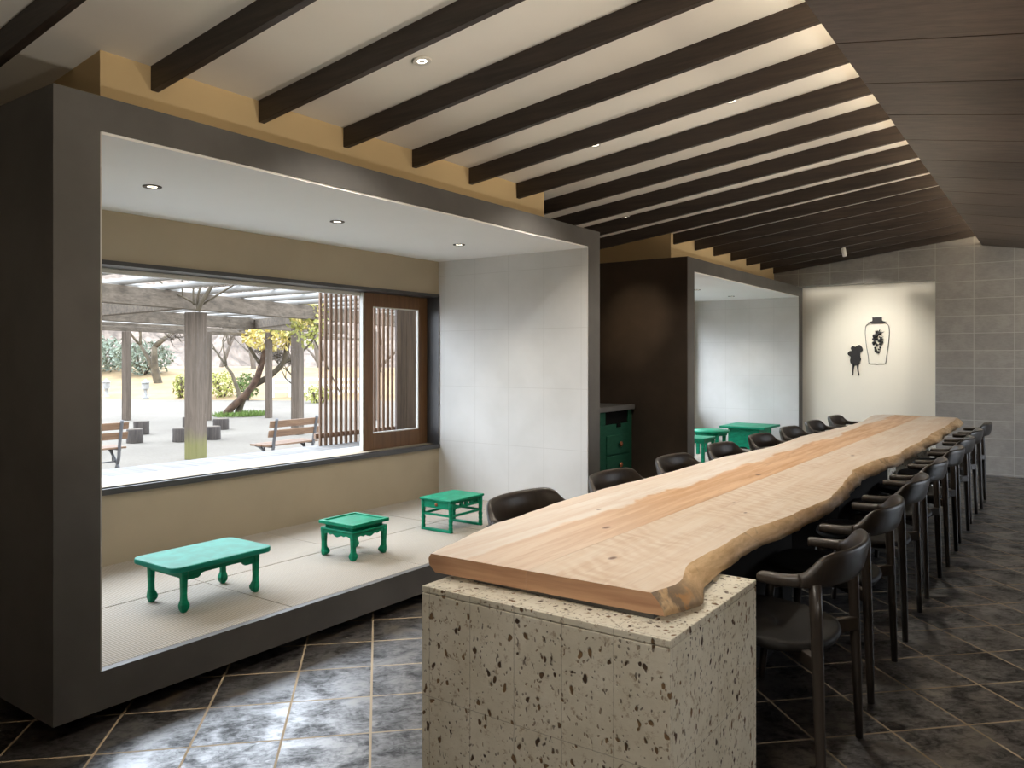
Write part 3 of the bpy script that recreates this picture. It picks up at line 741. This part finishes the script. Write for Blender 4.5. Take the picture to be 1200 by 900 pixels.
# ------------------------------------------------------------------ wall art in the recess
YA = YN-.012
t = thing('wall_sculpture', 'black iron outline of a lidded jar with fruit inside, on the recess wall', 'sculpture', (-1.93, YA, 1.55), 0, 'iron wall sculptures')
P = [(-.075,.235),(-.125,.20),(-.138,.14),(-.136,.05),(-.122,-.08),(-.105,-.19),(-.098,-.265),(-.09,-.285),(-.03,-.285),(0,-.292),(.03,-.285),(.085,-.285),(.1,-.265),(.108,-.19),(.124,-.08),(.138,.05),(.139,.14),(.126,.20),(.075,.235)]
B().tube([(p[0],0,p[1]) for p in catmull(P, 5)], .0032, 8).build('jar_outline', MAT['ink'], t)
b = B(); b.prism([(-.11,.235),(-.06,.222),(.06,.222),(.11,.24),(.06,.252),(.055,.262),(.055,.29),(.06,.30),(-.06,.30),(-.055,.29),(-.055,.262),(-.06,.252)], 'y', -.008, .008); b.build('lid', MAT['ink'], t)
rnd = random.Random(8); b = B()
for k in range(34):
    z = .12 - .27*rnd.random(); hw = .058*max(.1, 1-abs((z+.0)/.17)**1.4) if z < .1 else .02
    r = .010+.012*rnd.random(); x = (rnd.random()*2-1)*hw
    b.lathe([(r*.4,-r*.9),(r*.9,-r*.4),(r,0),(r*.9,r*.4),(r*.4,r*.9)], (x, (rnd.random()-.5)*.01, z), 8)
for a, l in ((100,.05),(70,.07),(40,.06),(20,.08),(-20,.06),(140,.05)):
    b.quad((.01,0,.09), (math.cos(R(a)),.1,math.sin(R(a))), (0,1,0), .018, l)
    b.quad((.03,0,.03), (math.cos(R(a-40)),-.1,math.sin(R(a-40))), (0,1,0), .014, l*.8)
b.build('fruit_bunch', MAT['ink'], t)
t = thing('wall_sculpture', 'black iron cutout on two thin legs, left of the jar outline', 'sculpture', (-2.185, YA, 1.35), 0, 'iron wall sculptures')
rnd = random.Random(3); b = B()
pts = [(.0,.13),(.05,.155),(.085,.12),(.09,.08),(.062,.06),(.06,.0),(.07,-.03),(.055,-.06),(.05,-.085),(.0,-.1),(-.055,-.085),(-.068,-.04),(-.06,0),(-.085,.02),(-.1,.045),(-.075,.075),(-.045,.08),(-.06,.11),(-.04,.14)]
pp = catmull(pts+[pts[0]], 3)[:-1]
b.prism([(x*.95, z) for x, z in pp], 'y', -.007, .007); b.build('body', MAT['ink'], t)
for x, d in ((-.025,-.008),(.022,.018)):
    B().tube([(x,0,-.09),(x+d*.4,0,-.16),(x+d,0,-.235)], [.014,.009,.007], 8).build('leg', MAT['ink'], t)

# ------------------------------------------------------------------ lamps
def spot(name, loc, target, power, col, size, blend=.4, rad=.03):
    l = bpy.data.lights.new(name, 'SPOT'); l.energy = power; l.color = col; l.spot_size = R(size); l.spot_blend = blend; l.shadow_soft_size = rad
    o = bpy.data.objects.new(name, l); COL.objects.link(o); o.location = loc
    o.rotation_euler = (Vector(target)-Vector(loc)).to_track_quat('-Z', 'Y').to_euler(); return o
WARM = (1,.80,.56); SOFT = (1,.92,.80)
def downlight(x, y, z, label, group, ring, power, size=110, col=SOFT, tilt=(0,0), nrm=None):
    t = thing('downlight', label, 'light', (x, y, z), 0, group)
    if nrm: t.rotation_euler = (0, -math.atan(nrm), 0)
    B().lathe([(.028,-.001),(.040,-.004),(.043,-.002),(.043,.004),(.028,.004)], seg=28).build('trim_ring', MAT[ring], t)
    B().lathe([(.002,.0),(.02,-.0015),(.0275,.0),(.0275,.003),(.002,.003)], seg=24).build('lens', MAT['lamp'], t)
    spot('downlight_lamp', (x, y, z-.03), (x+tilt[0], y+tilt[1], 0), power, col, size, .6)
for k, y in enumerate((2.03, 3.18, 4.32)):
    downlight(-3.52, y, ZO-.0115, f"recessed downlight in the white alcove ceiling, {['nearest','middle','farthest'][k]} of the three in the near alcove", 'alcove downlights', 'bronze_trim', 11)
for k, y in enumerate((7.58, 8.73, 9.88)):
    downlight(-3.52, y, ZO-.0115, f"recessed downlight in the white ceiling of the far alcove, {['nearest','middle','farthest'][k]} one", 'alcove downlights', 'bronze_trim', 11)
for x, y, lab in ((-2.33,2.60,'round white downlight between the beams above the near alcove edge'),(-2.36,4.22,'white downlight tucked behind a beam over the left side of the table'),(-1.5,4.22,'white downlight tucked behind a beam over the middle of the table')):
    downlight(x, y, ceil_z(x)-.006, lab, 'ceiling downlights', 'trim_white', 40, 120, SOFT, nrm=CS)
for x, y, lab in ((-2.35,5.83,'white downlight between beams above the gap between the alcoves'),(-1.5,7.45,'white downlight high between the beams over the far half of the table')):
    downlight(x, y, ceil_z(x)-.006, lab, 'ceiling downlights', 'trim_white', 40, 120, SOFT, nrm=CS)
downlight(-3.1, 6.1, ceil_z(-3.1)-.006, 'white downlight near the brown end wall of the far alcove', 'ceiling downlights', 'trim_white', 1, 60, WARM, nrm=CS)
spot('wall_wash_lamp', (-2.55, 5.3, 2.46), (-3.36, 6.83, 1.66), 55, WARM, 26, 1.0)
# spotlight hung from a beam, aimed at the sculptures
sx, sy = -2.03, 9.30
t = thing('spotlight', 'small white cylinder spotlight hanging from a dark beam before the recess', 'light', (sx, sy, 2.447+CS*(sx-XU)))
B().tube([(0,.017,0),(0,.017,-.03)], .006, 10).build('stem', MAT['trim_white'], t)
dv = Vector((.05,.55,-.9)).normalized(); c0 = Vector((0,.017,-.03))
h = B(); h.tube([c0-dv*.012, c0+dv*.08], .023, 20); h.build('lamp_head', MAT['trim_white'], t)
spot('art_lamp', Vector((sx,sy,2.447+CS*(sx-XU)))+c0+dv*.09, (-1.98,YN,1.45), 90, (1,.96,.88), 62, 1.0)
# cove light strip lying on the dropped ceiling behind its edge
t = thing('cove_light', 'warm cove light strip hidden behind the edge of the dark plank ceiling', 'light', (-.60, 0, pz(-.60)+.031))
B().box(-.02, .02, -2.9, YW-.05, 0, .012).build('channel', MAT['trim_white'], t)
B().box(-.012, .012, -2.88, YW-.07, .012, .016).build('diffuser', MAT['cove'], t)

def area(name, loc, rot, sx, sy, power, col):
    l = bpy.data.lights.new(name, 'AREA'); l.shape = 'RECTANGLE'; l.size = sx; l.size_y = sy; l.energy = power; l.color = col
    o = bpy.data.objects.new(name, l); COL.objects.link(o); o.location = loc; o.rotation_euler = rot; return o
area('cove_lamp', (-.60, (YW-3)/2, pz(-.6)+.06), (0, R(145), 0), .03, YW+2.8, 45, (1,.84,.62))
NEUT = (1,.93,.82)
for x, y, z, tx, ty, tz, pw, an in ((2.3,.5,2.12,-.77,2.05,.35,380,26),(.9,-2.0,2.3,-1.2,1.9,.3,125,40),(-.74,1.2,2.57,-1.2,2.5,.7,62,60),(-.6,-2.2,2.2,-3.4,1.3,.9,42,40),(.8,8.6,2.3,-.5,10.4,1.7,90,80)):
    spot('unseen_lamp', (x, y, z), (tx, ty, tz), pw, NEUT, an, 1.0, .12)  # added spots without fixtures, brightening pedestal, table, alcove end and block wall
for y in (.6, 2.6, 4.6, 6.6, 8.6):
    spot('unseen_lamp', (1.9, y, 2.10), (XU, y+.3, 2.36), 110, (1,.86,.66), 54, 1.0, .06)  # unseen warm spots from the right, no fixtures, aimed at the upper walls
for y in (-.4, 1.4, 3.2, 5.0, 6.8, 8.6):
    spot('ceiling_fill_lamp', (1.3, y, .25), (-1.6, y+.1, 2.74), 140, NEUT, 50, 1.0, .08)  # added low spots, no fixtures, only to brighten the plaster ceiling
area('recess_strip_lamp', (-2.05, YW+.20, ZT-.03), (R(25), 0, 0), 1.5, .03, .5, NEUT)

# ------------------------------------------------------------------ outside: ground, pergola, benches
ZG = -.5
b = B(); b.box(-95, XB-.2, -45, 90, ZG-.3, ZG); struct(b.build('floor_ground', MAT['gravel']))
b = B(); b.box(XR+.25, 60, -40, 60, -.3, -.02); struct(b.build('floor_forecourt', MAT['gravel']))
pg = thing('pergola', 'weathered grey timber pergola with pale pipes laid over its beams, outside the window', 'pergola', (0,0,ZG))
def post(x, y, w, h, rz, mt='post'): 
    b = B(); b.box(-w/2, w/2, -w/2, w/2, 0, h); o = b.build('post', MAT[mt], pg, bevel=.015); o.location = (x, y, 0); o.rotation_euler = (0,0,rz); return o
RZ = R(16)
post(-12.95, 8.30, .275, 2.68, RZ, 'mossy_post'); post(-22.9, 12.4, .19, 2.66, RZ); post(-15.15, 12.42, .225, 2.66, RZ); post(-20.2, 15.45, .165, 2.66, RZ); post(-20.9, 13.75, .22, 2.66, RZ)
post(-11.2, 4.0, .34, 2.68, RZ); post(-16.9, 16.6, .28, 2.66, RZ)
def pbeam(a, c, z0, z1, w):
    zc = (z0+z1)/2-ZG; b = B(); b.bar((a[0],a[1],zc), (c[0],c[1],zc), w, z1-z0); b.build('beam', MAT['timber'], pg, bevel=.01)
d = Vector((-1.262, 4.586)).normalized()
def along(p, s0, s1): return (p[0]+d.x*s0, p[1]+d.y*s0), (p[0]+d.x*s1, p[1]+d.y*s1)
a, c = along((-12.336,7.724), -6, 7.5); pbeam(a, c, 2.18, 2.47, .14)
a, c = along((-12.336,7.724), -6, 7.5)
pbeam((-12.6,7.75), (-18.5,8.3), 2.19, 2.44, .14)
pbeam((-14.9,12.35), (-20.5,14.6), 2.19, 2.44, .14)
a, c = along((-18.03,11.287), -9, 7.5); pbeam(a, c, 2.18, 2.47, .14)
a, c = along((-24.0,15.03), -12, 9); pbeam(a, c, 2.18, 2.42, .14)
a, c = along((-20.9,13.75), -9, 9); pbeam(a, c, 2.06, 2.18, .10)
pd = Vector((-1.49, .006)).normalized()
for k in range(16):
    s = -6 + .93*k; bx, by = -12.336+d.x*s, 7.724+d.y*s
    B().tube([(bx+2.1,by-.02,2.53-ZG), (bx-5,by+.03,2.53-ZG), (bx-13.5,by+.1,2.53-ZG)], .055, 10).build('pipe', MAT['pipe'], pg)
for k in range(5):
    a, c = along((-12.336-2.2*k+1.0,7.724+.6*k), -6.5, 8)
    B().tube([(a[0],a[1],2.62-ZG),(c[0],c[1],2.62-ZG)], .035, 8).build('pipe', MAT['pipe'], pg)

def vine_stem(b, pts, r0, r1, seg=7):
    P = catmull([tuple(p) for p in pts], 5); n = len(P)
    b.tube(P, [r0+(r1-r0)*i/(n-1) for i in range(n)], seg)
t = thing('climbing_vine', 'bare curling vine shoots sprouting from the top of the thick near pergola post', 'vine', (-12.02, 7.74, 2.14))
def vs(pts, r0, r1, m='bark'):
    b = B(); vine_stem(b, pts, r0, r1); b.build('stem', MAT[m], t)
vs([(.05,-.03,0),(.12,0,.15),(.22,.1,.4),(.33,.2,.75)], .045, .026, 'bark')
vs([(0,0,.05),(.06,-.03,.25),(.12,0,.5),(.1,.03,.72)], .024, .014)
vs([(0,0,.1),(-.1,-.18,.22),(-.3,-.35,.36),(-.5,-.5,.62)], .018, .011)
vs([(-.12,-.2,.25),(-.14,-.2,.5),(-.1,-.18,.75)], .014, .010)
vs([(.08,.05,.12),(.3,.22,.3),(.55,.4,.5),(.7,.5,.75)], .02, .012)
vs([(-.02,-.06,.1),(-.03,-.06,.4),(0,-.04,.7)], .018, .012)

def bench(label, x, y, rz):
    t = thing('garden_bench', label, 'bench', (x, y, ZG), rz, 'garden benches on the gravel')
    L = .56       # faces local -x, long side on y
    for k in range(3):
        x0 = -.42+.145*k; B().box(x0, x0+.125, -L, L, .405, .435).build('seat_slat', MAT['bench_wood'], t, bevel=.004)
    for z0, dx in ((.56,.035),(.715,.065)):
        b = B(); b.bar((dx-.012,-L,z0+.055),(dx-.012,L,z0+.055),.025,.115, up=(.22,0,1)); b.build('back_slat', MAT['bench_wood'], t, bevel=.004)
    for sy in (-.44, .44):
        b = B(); P = catmull([(-.14,sy,.0),(-.03,sy,.22),(.0,sy,.42),(.045,sy,.66),(.085,sy,.86)], 4); 
        b.tube(P, [.026]*len(P), 8); b.tube(catmull([(.07,sy,.0),(-.1,sy,.2),(-.28,sy,.36),(-.42,sy,.40)],4), .022, 8)
        b.tube([(-.22,sy,.40),(-.2,sy,.2)], .014, 6); b.bar((-.42,sy,.393),(.02,sy,.393), .04, .022); b.build('frame', MAT['cast_iron'], t)
    b = B(); b.tube([(-.1,-.44,.2),(-.1,.44,.2)], .012, 6); b.build('tie_rod', MAT['cast_iron'], t)
    return t
bench('wooden garden bench with grey metal frame in front of the slat screen', -10.52, 8.55, R(4))
bench('wooden garden bench with grey metal frame at the left edge of the window view', -12.2, 6.05, R(0))
def log(x, y, r, h, label):
    t = thing('log_stool', label, 'stool', (x, y, ZG), 0, 'log stools on the gravel')
    prof = [(r*.98,0),(r,.02),(r*.98,h*.5),(r*.99,h-.02),(r*.96,h)]
    rs = [[(rr*(1+.03*math.sin(3*a+x))*math.cos(a), rr*(1+.03*math.sin(3*a+x))*math.sin(a), z) for a in [2*PI*k/20 for k in range(20)]] for rr, z in prof]
    B().rings(rs).build('trunk', MAT['log'], t)
    B().lathe([(r*.93,h),(r*.9,h+.004),(.01,h+.004)], seg=20).build('cut_face', MAT['timber'], t)
log(-16.55, 9.15, .17, .30, 'short log stool left of the thick post, nearer one')
log(-18.3, 10.28, .18, .32, 'short log stool left of the thick post, farther one')
log(-15.95, 9.86, .17, .30, 'short log stool peeping out left of the thick post, nearer one')
log(-18.6, 11.75, .18, .32, 'short log stool peeping out left of the thick post, farther one')
log(-15.8, 10.56, .17, .30, 'short log stool right of the thick post, nearer one')
log(-17.9, 12.2, .2, .28, 'short log stool right of the thick post, behind the nearer one')

# planting ------------------------------------------------------------------
def foliage(name, parent, mat, c, rx, ry, rz, n, size, seed, loc=None):
    rnd = random.Random(seed); b = B()
    for k in range(n):
        while True:
            p = Vector((rnd.uniform(-1,1), rnd.uniform(-1,1), rnd.uniform(-1,1)))
            if .25 < p.length < 1: break
        p = Vector((c[0]+p.x*rx, c[1]+p.y*ry, c[2]+p.z*rz))
        dd = Vector((rnd.gauss(0,1), rnd.gauss(0,1), rnd.gauss(0,1)-.3)); nn = Vector((rnd.gauss(0,1), rnd.gauss(0,1), rnd.gauss(0,1)+.4))
        if dd.length < .1 or dd.cross(nn).length < .1: continue
        s = size*rnd.uniform(.6,1.3); b.quad(p, dd, nn, s*.55, s)
    o = b.build(name, mat, parent); return o
def grow(b, p, dr, ln, r, depth, rnd, spread, up, tips):
    P = [p]; q = Vector(p); dd = Vector(dr).normalized()
    for k in range(4):
        dd = (dd + Vector((rnd.gauss(0,.12), rnd.gauss(0,.12), rnd.gauss(0,.10)+up*.05))).normalized(); q = q + dd*ln/4; P.append(q.copy())
    b.tube(P, [r*(1-.11*k) for k in range(5)], 6 if depth > 2 else 4)
    if depth == 0: tips.append(q.copy()); return
    for k in range(2 if depth > 3 else 3):
        a = Vector((rnd.gauss(0,1), rnd.gauss(0,1), rnd.gauss(0,.6)+up)); nd = (dd + a.normalized()*spread).normalized()
        st = P[rnd.choice((2,3,4,4))]
        grow(b, st, nd, ln*rnd.uniform(.62,.82), r*.56*rnd.uniform(.8,1.1), depth-1, rnd, spread, up, tips)
def bare_tree(label, x, y, h, r, seed, lean=(0,0), depth=5, mat='bark', group='bare trees beyond the gravel', z=ZG, spread=.75):
    t = thing('bare_tree', label, 'tree', (x, y, z), 0, group)
    rnd = random.Random(seed); b = B(); tips = []
    grow(b, Vector((0,0,0)), Vector((lean[0],lean[1],1)), h*.30, r, depth, rnd, spread, .35, tips)
    b.build('trunk', MAT[mat], t)
    b = B()
    for q in tips:
        for k in range(3):
            dd = Vector((rnd.gauss(0,1), rnd.gauss(0,1), rnd.gauss(0,.8)+.3)).normalized()
            b.tube([q, q+dd*h*.06, q+dd*h*.11+Vector((0,0,.02*h))], [.022,.016,.008], 3)
    b.build('twigs', MAT['twig'], t)
    return t
# wisteria climbing the pergola
t = thing('wisteria', 'leaning twisted wisteria trunk with yellow autumn leaves under the pergola', 'tree', (0,0,0))
b = B(); vine_stem(b, [(-21.98,15.07,-.52),(-21.73,15.24,-.18),(-21.4,15.48,.2),(-21.13,15.67,.67),(-20.98,15.78,1.21),(-20.87,15.86,1.76),(-20.69,15.99,2.2)], .13, .08, 10); b.build('trunk', MAT['bark_red'], t)
b = B(); vine_stem(b, [(-21.8,15.45,-.52),(-21.64,15.56,.06),(-21.3,15.7,.47),(-20.85,16.0,.8),(-20.5,16.25,1.25),(-20.35,16.3,1.9),(-20.2,16.4,2.3)], .115, .075, 10); b.build('trunk', MAT['bark'], t)
b = B()
vine_stem(b, [(-20.6,16.15,1.1),(-20.2,16.6,1.5),(-19.9,16.9,1.9),(-19.8,17,2.4)], .05, .03); vine_stem(b, [(-21.0,15.7,1.2),(-21.3,15.4,1.9),(-21.5,15.2,2.5)], .06, .03)
b.build('branch', MAT['bark'], t)
foliage('leaves', t, MAT['leaf_yellow'], (-20.6,15.8,2.02), .75, .85, .42, 520, .17, 5)
foliage('leaves', t, MAT['leaf_lime'], (-20.2,16.2,2.3), .8, .9, .35, 260, .17, 6)
t = thing('climbing_creeper', 'yellow-leaved creeper hanging from the pergola beside the slat screen', 'creeper', (0,0,0))
b = B(); vine_stem(b, [(-15.1,12.2,2.3),(-14.3,11.8,2.1),(-13.7,11.6,1.9),(-13.3,11.7,1.2),(-13.1,11.9,.6)], .03, .015); vine_stem(b, [(-14.9,12.2,2.5),(-14,11.3,2.7),(-13.2,10.9,2.6)], .03, .015); b.build('stem', MAT['bark'], t)
foliage('leaves', t, MAT['leaf_yellow'], (-13.5,11.3,2.45), .34, .42, .52, 360, .11, 11)
foliage('leaves', t, MAT['leaf_lime'], (-13.5,11.35,2.2), .36, .42, .60, 420, .11, 12)
# small grass patch round the wisteria
rnd = random.Random(2); b = B()
for k in range(1500):
    a, rr = rnd.uniform(0,2*PI), math.sqrt(rnd.random()); p = (-21.6+.7*rr*math.cos(a), 15.5+.95*rr*math.sin(a), ZG)
    b.quad(p, (rnd.gauss(0,.5), rnd.gauss(0,.5), 1), (rnd.gauss(0,1), rnd.gauss(0,1), .1), .02, .10+.12*rnd.random())
tag(b.build('grass_patch', MAT['grass']), 'tuft of green grass round the foot of the leaning wisteria', 'grass', None, 'stuff')
# dry lawn bank and wooded hill
N = 40
def terrain(name, mat, x0, x1, y0, y1, fz, nx, ny):
    b = B(); V = [[b.bm.verts.new((x0+(x1-x0)*i/nx, y0+(y1-y0)*j/ny, fz(x0+(x1-x0)*i/nx, y0+(y1-y0)*j/ny))) for j in range(ny+1)] for i in range(nx+1)]
    for i in range(nx):
        for j in range(ny):
            f = b.bm.faces.new((V[i][j], V[i+1][j], V[i+1][j+1], V[i][j+1])); f.smooth = True
    return struct(b.build(name, mat))
vdir = Vector((-.816,.578)); 
def depth_of(x, y): return -x*.5779+y*.8162
def bank(x, y):
    s = depth_of(x, y)-34.5+.6*math.sin(y*.3); return ZG-.05 + max(0, min(s*.10, 1.35)) 
terrain('floor_lawn', MAT['lawn'], -75, -20, 8, 36, bank, 60, 40)
nz = random.Random(9); wv = [(nz.uniform(.05,.5), nz.uniform(.05,.5), nz.uniform(0,6), nz.uniform(.3,1)) for _ in range(24)]
def hill(x, y):
    s = depth_of(x, y)-58; base = max(0, s*.42)
    rgh = sum(a*math.sin(kx*x*3+ky*y*3+ph) for kx, ky, ph, a in wv)*.22
    return ZG-1+min(base, 16+.1*s)+ (rgh*1.6 if s > 0 else 0)
terrain('floor_hillside', MAT['hill'], -150, -18, -20, 120, hill, 130, 130)
# shrubs
def shrub(label, x, y, z, rx, ry, h, mat, n, size, seed, group='shrubs beyond the gravel'):
    t = thing('round_shrub', label, 'shrub', (x, y, z), 0, group)
    b = B(); rnd = random.Random(seed)
    for k in range(9):
        a = rnd.uniform(0, 2*PI); b.tube([(0,0,-.1),(rx*.4*math.cos(a),ry*.4*math.sin(a),h*.5),(rx*.7*math.cos(a),ry*.7*math.sin(a),h*.85)], [.04,.03,.015], 5)
    b.build('stems', MAT['twig'], t)
    foliage('leaves', t, MAT[mat], (0,0,h*.52), rx, ry, h*.5, n, size, seed)
shrub('yellow-green rounded shrub right of the thick pergola post', -31.6, 21.6, ZG, .75, .75, 1.25, 'leaf_lime', 700, .14, 21)
shrub('fresh green shrub behind the leaning wisteria trunk', -29.6, 21.5, ZG, .5, .5, 1.2, 'leaf_green', 500, .15, 22)
shrub('bright green low shrub just left of the thick pergola post', -33.0, 20.4, ZG, .35, .35, 1.2, 'leaf_lime', 350, .14, 23)
shrub('large grey-green shrub on the lawn left of the big bare tree', -42.5, 24.0, .4, 1.6, 1.6, 2.0, 'leaf_grey', 1200, .24, 24)
shrub('wide dull green hedge at the left edge of the window view', -46.5, 23.2, .4, 2.4, 2.2, 2.3, 'leaf_grey', 1600, .26, 25)
shrub('small yellow-green shrub seen right of the rear pergola post', -25.5, 22.0, ZG, .6, .6, .7, 'leaf_lime', 400, .14, 26)
# bare trees
bare_tree('big mossy bare tree on the dry lawn, left of the thick pergola post', -38.4, 22.7, 8.5, .24, 31, (-.25,-.25), 5)
bare_tree('slim dark bare tree behind the leaning wisteria trunk', -28.9, 20.6, 5.5, .10, 33, (.02,.03), 5, 'bark')
bare_tree('pale bare tree at the far left of the window view', -50.0, 21.0, 9, .25, 34, (.3,-.1), 5, 'twig')
bare_tree('bare spreading shrubby tree between the two right pergola posts', -27.5, 22.6, 3.6, .09, 35, (.1,.2), 5, 'bark')
bare_tree('pale bare tree on the hillside behind the thick pergola post', -44.5, 30.0, 10, .2, 36, (0,.1), 5, 'twig')
bare_tree('pale bare tree on the hillside behind the yellow-green shrub', -40.0, 29.5, 9, .2, 37, (.1,0), 5, 'twig')
bare_tree('pale bare tree on the hillside beyond the leaning wisteria', -38.0, 33.0, 10, .2, 38, (0,.1), 5, 'twig')
bare_tree('pale bare tree on the hillside seen past the creeper', -33.0, 33.0, 9, .2, 39, (-.1,0), 5, 'twig')
# stone lanterns at the lawn's edge and a white fence
def lantern(x, y, label):
    t = thing('stone_lantern', label, 'lantern', (x, y, ZG), 0, 'pale stone lanterns at the lawn edge')
    b = B(); b.lathe([(.16,0),(.16,.10),(.09,.13),(.08,.42),(.13,.47)], seg=8); b.build('pillar', MAT['stone'], t)
    b = B(); b.box(-.12,.12,-.12,.12,.47,.74); b.build('fire_box', MAT['stone'], t)
    b = B(); b.lathe([(.19,.74),(.18,.77),(.07,.85),(.03,.92)], seg=6); b.build('roof', MAT['stone'], t)
lantern(-34.2, 19.4, 'pale stone lantern on the lawn edge, beside the rear left pergola post')
lantern(-36.4, 18.75, 'pale stone lantern on the lawn edge at the far left of the window view')
t = thing('fence', 'low white rail fence across the gravel behind the right pergola posts', 'fence', (-28.2, 24.2, ZG))
for k in range(7): B().box(-.05+.5*k-1.2,.05+.5*k-1.2,.55*k-1.5-.05,.55*k-1.5+.05,0,.95).build('post', MAT['fence_white'], t)
for z in (.35, .62, .9):
    b = B(); b.bar((-1.3,-1.6,z),(1.9,1.9,z),.05,.10); b.build('rail', MAT['fence_white'], t)

# ------------------------------------------------------------------ sky and window portals
w = bpy.data.worlds.new('sky'); SC.world = w; w.use_nodes = True; nt = w.node_tree; bg = nt.nodes['Background']
tc = nt.nodes.new('ShaderNodeTexCoord'); sp = nt.nodes.new('ShaderNodeSeparateXYZ'); nt.links.new(tc.outputs['Generated'], sp.inputs[0])
cr = nt.nodes.new('ShaderNodeValToRGB'); nt.links.new(sp.outputs['Z'], cr.inputs[0])
cr.color_ramp.elements[0].position = 0; cr.color_ramp.elements[0].color = (.85,.915,1,1)
cr.color_ramp.elements[1].position = .9; cr.color_ramp.elements[1].color = (.70,.83,1,1)
nt.links.new(cr.outputs[0], bg.inputs['Color']); bg.inputs['Strength'].default_value = 5.6
sun = bpy.data.lights.new('hazy_sun', 'SUN'); sun.energy = 3.6; sun.angle = R(40); sun.color = (.93,.96,1)
so_ = bpy.data.objects.new('hazy_sun', sun); COL.objects.link(so_); so_.location = (-12, 0, 14); so_.rotation_euler = Vector((.66,.0,-.72)).to_track_quat('-Z', 'Y').to_euler()
def portal(loc, rot, sx, sy):
    o = area('window_portal', loc, rot, sx, sy, 1, (1,1,1)); o.data.cycles.is_portal = True
portal((XB-.26, (WIN[0][0]+WIN[0][1])/2, (WZ0+WZ1)/2), (0, -PI/2, 0), 1.22, 3.45)
portal((XB-.26, (WIN[1][0]+WIN[1][1])/2, (WZ0+WZ1)/2), (0, -PI/2, 0), 1.22, 3.45)
portal((XR+.26, (RW[0]+RW[1])/2, RW[3]/2), (0, PI/2, 0), RW[3], RW[1]-RW[0])

# ------------------------------------------------------------------ camera and view
cam = bpy.data.cameras.new('camera'); co = bpy.data.objects.new('camera', cam); COL.objects.link(co)
co.location = (0,0,1.32); co.rotation_euler = (PI/2, 0, R(35.295))
cam.sensor_width = 36; cam.lens = 36*915.23/1200; cam.shift_y = -(450-421.1)/1200; cam.clip_start = .05; cam.clip_end = 500
SC.camera = co
vs_ = SC.view_settings; vs_.view_transform = 'Standard'; vs_.look = 'None'; vs_.gamma = 1; vs_.use_curve_mapping = False; vs_.exposure = .35
cy = SC.cycles
cy.use_denoising = True
cy.max_bounces = 8; cy.diffuse_bounces = 5; cy.glossy_bounces = 4; cy.transparent_max_bounces = 16; cy.transmission_bounces = 4
cy.caustics_reflective = False; cy.caustics_refractive = False; cy.sample_clamp_indirect = 6
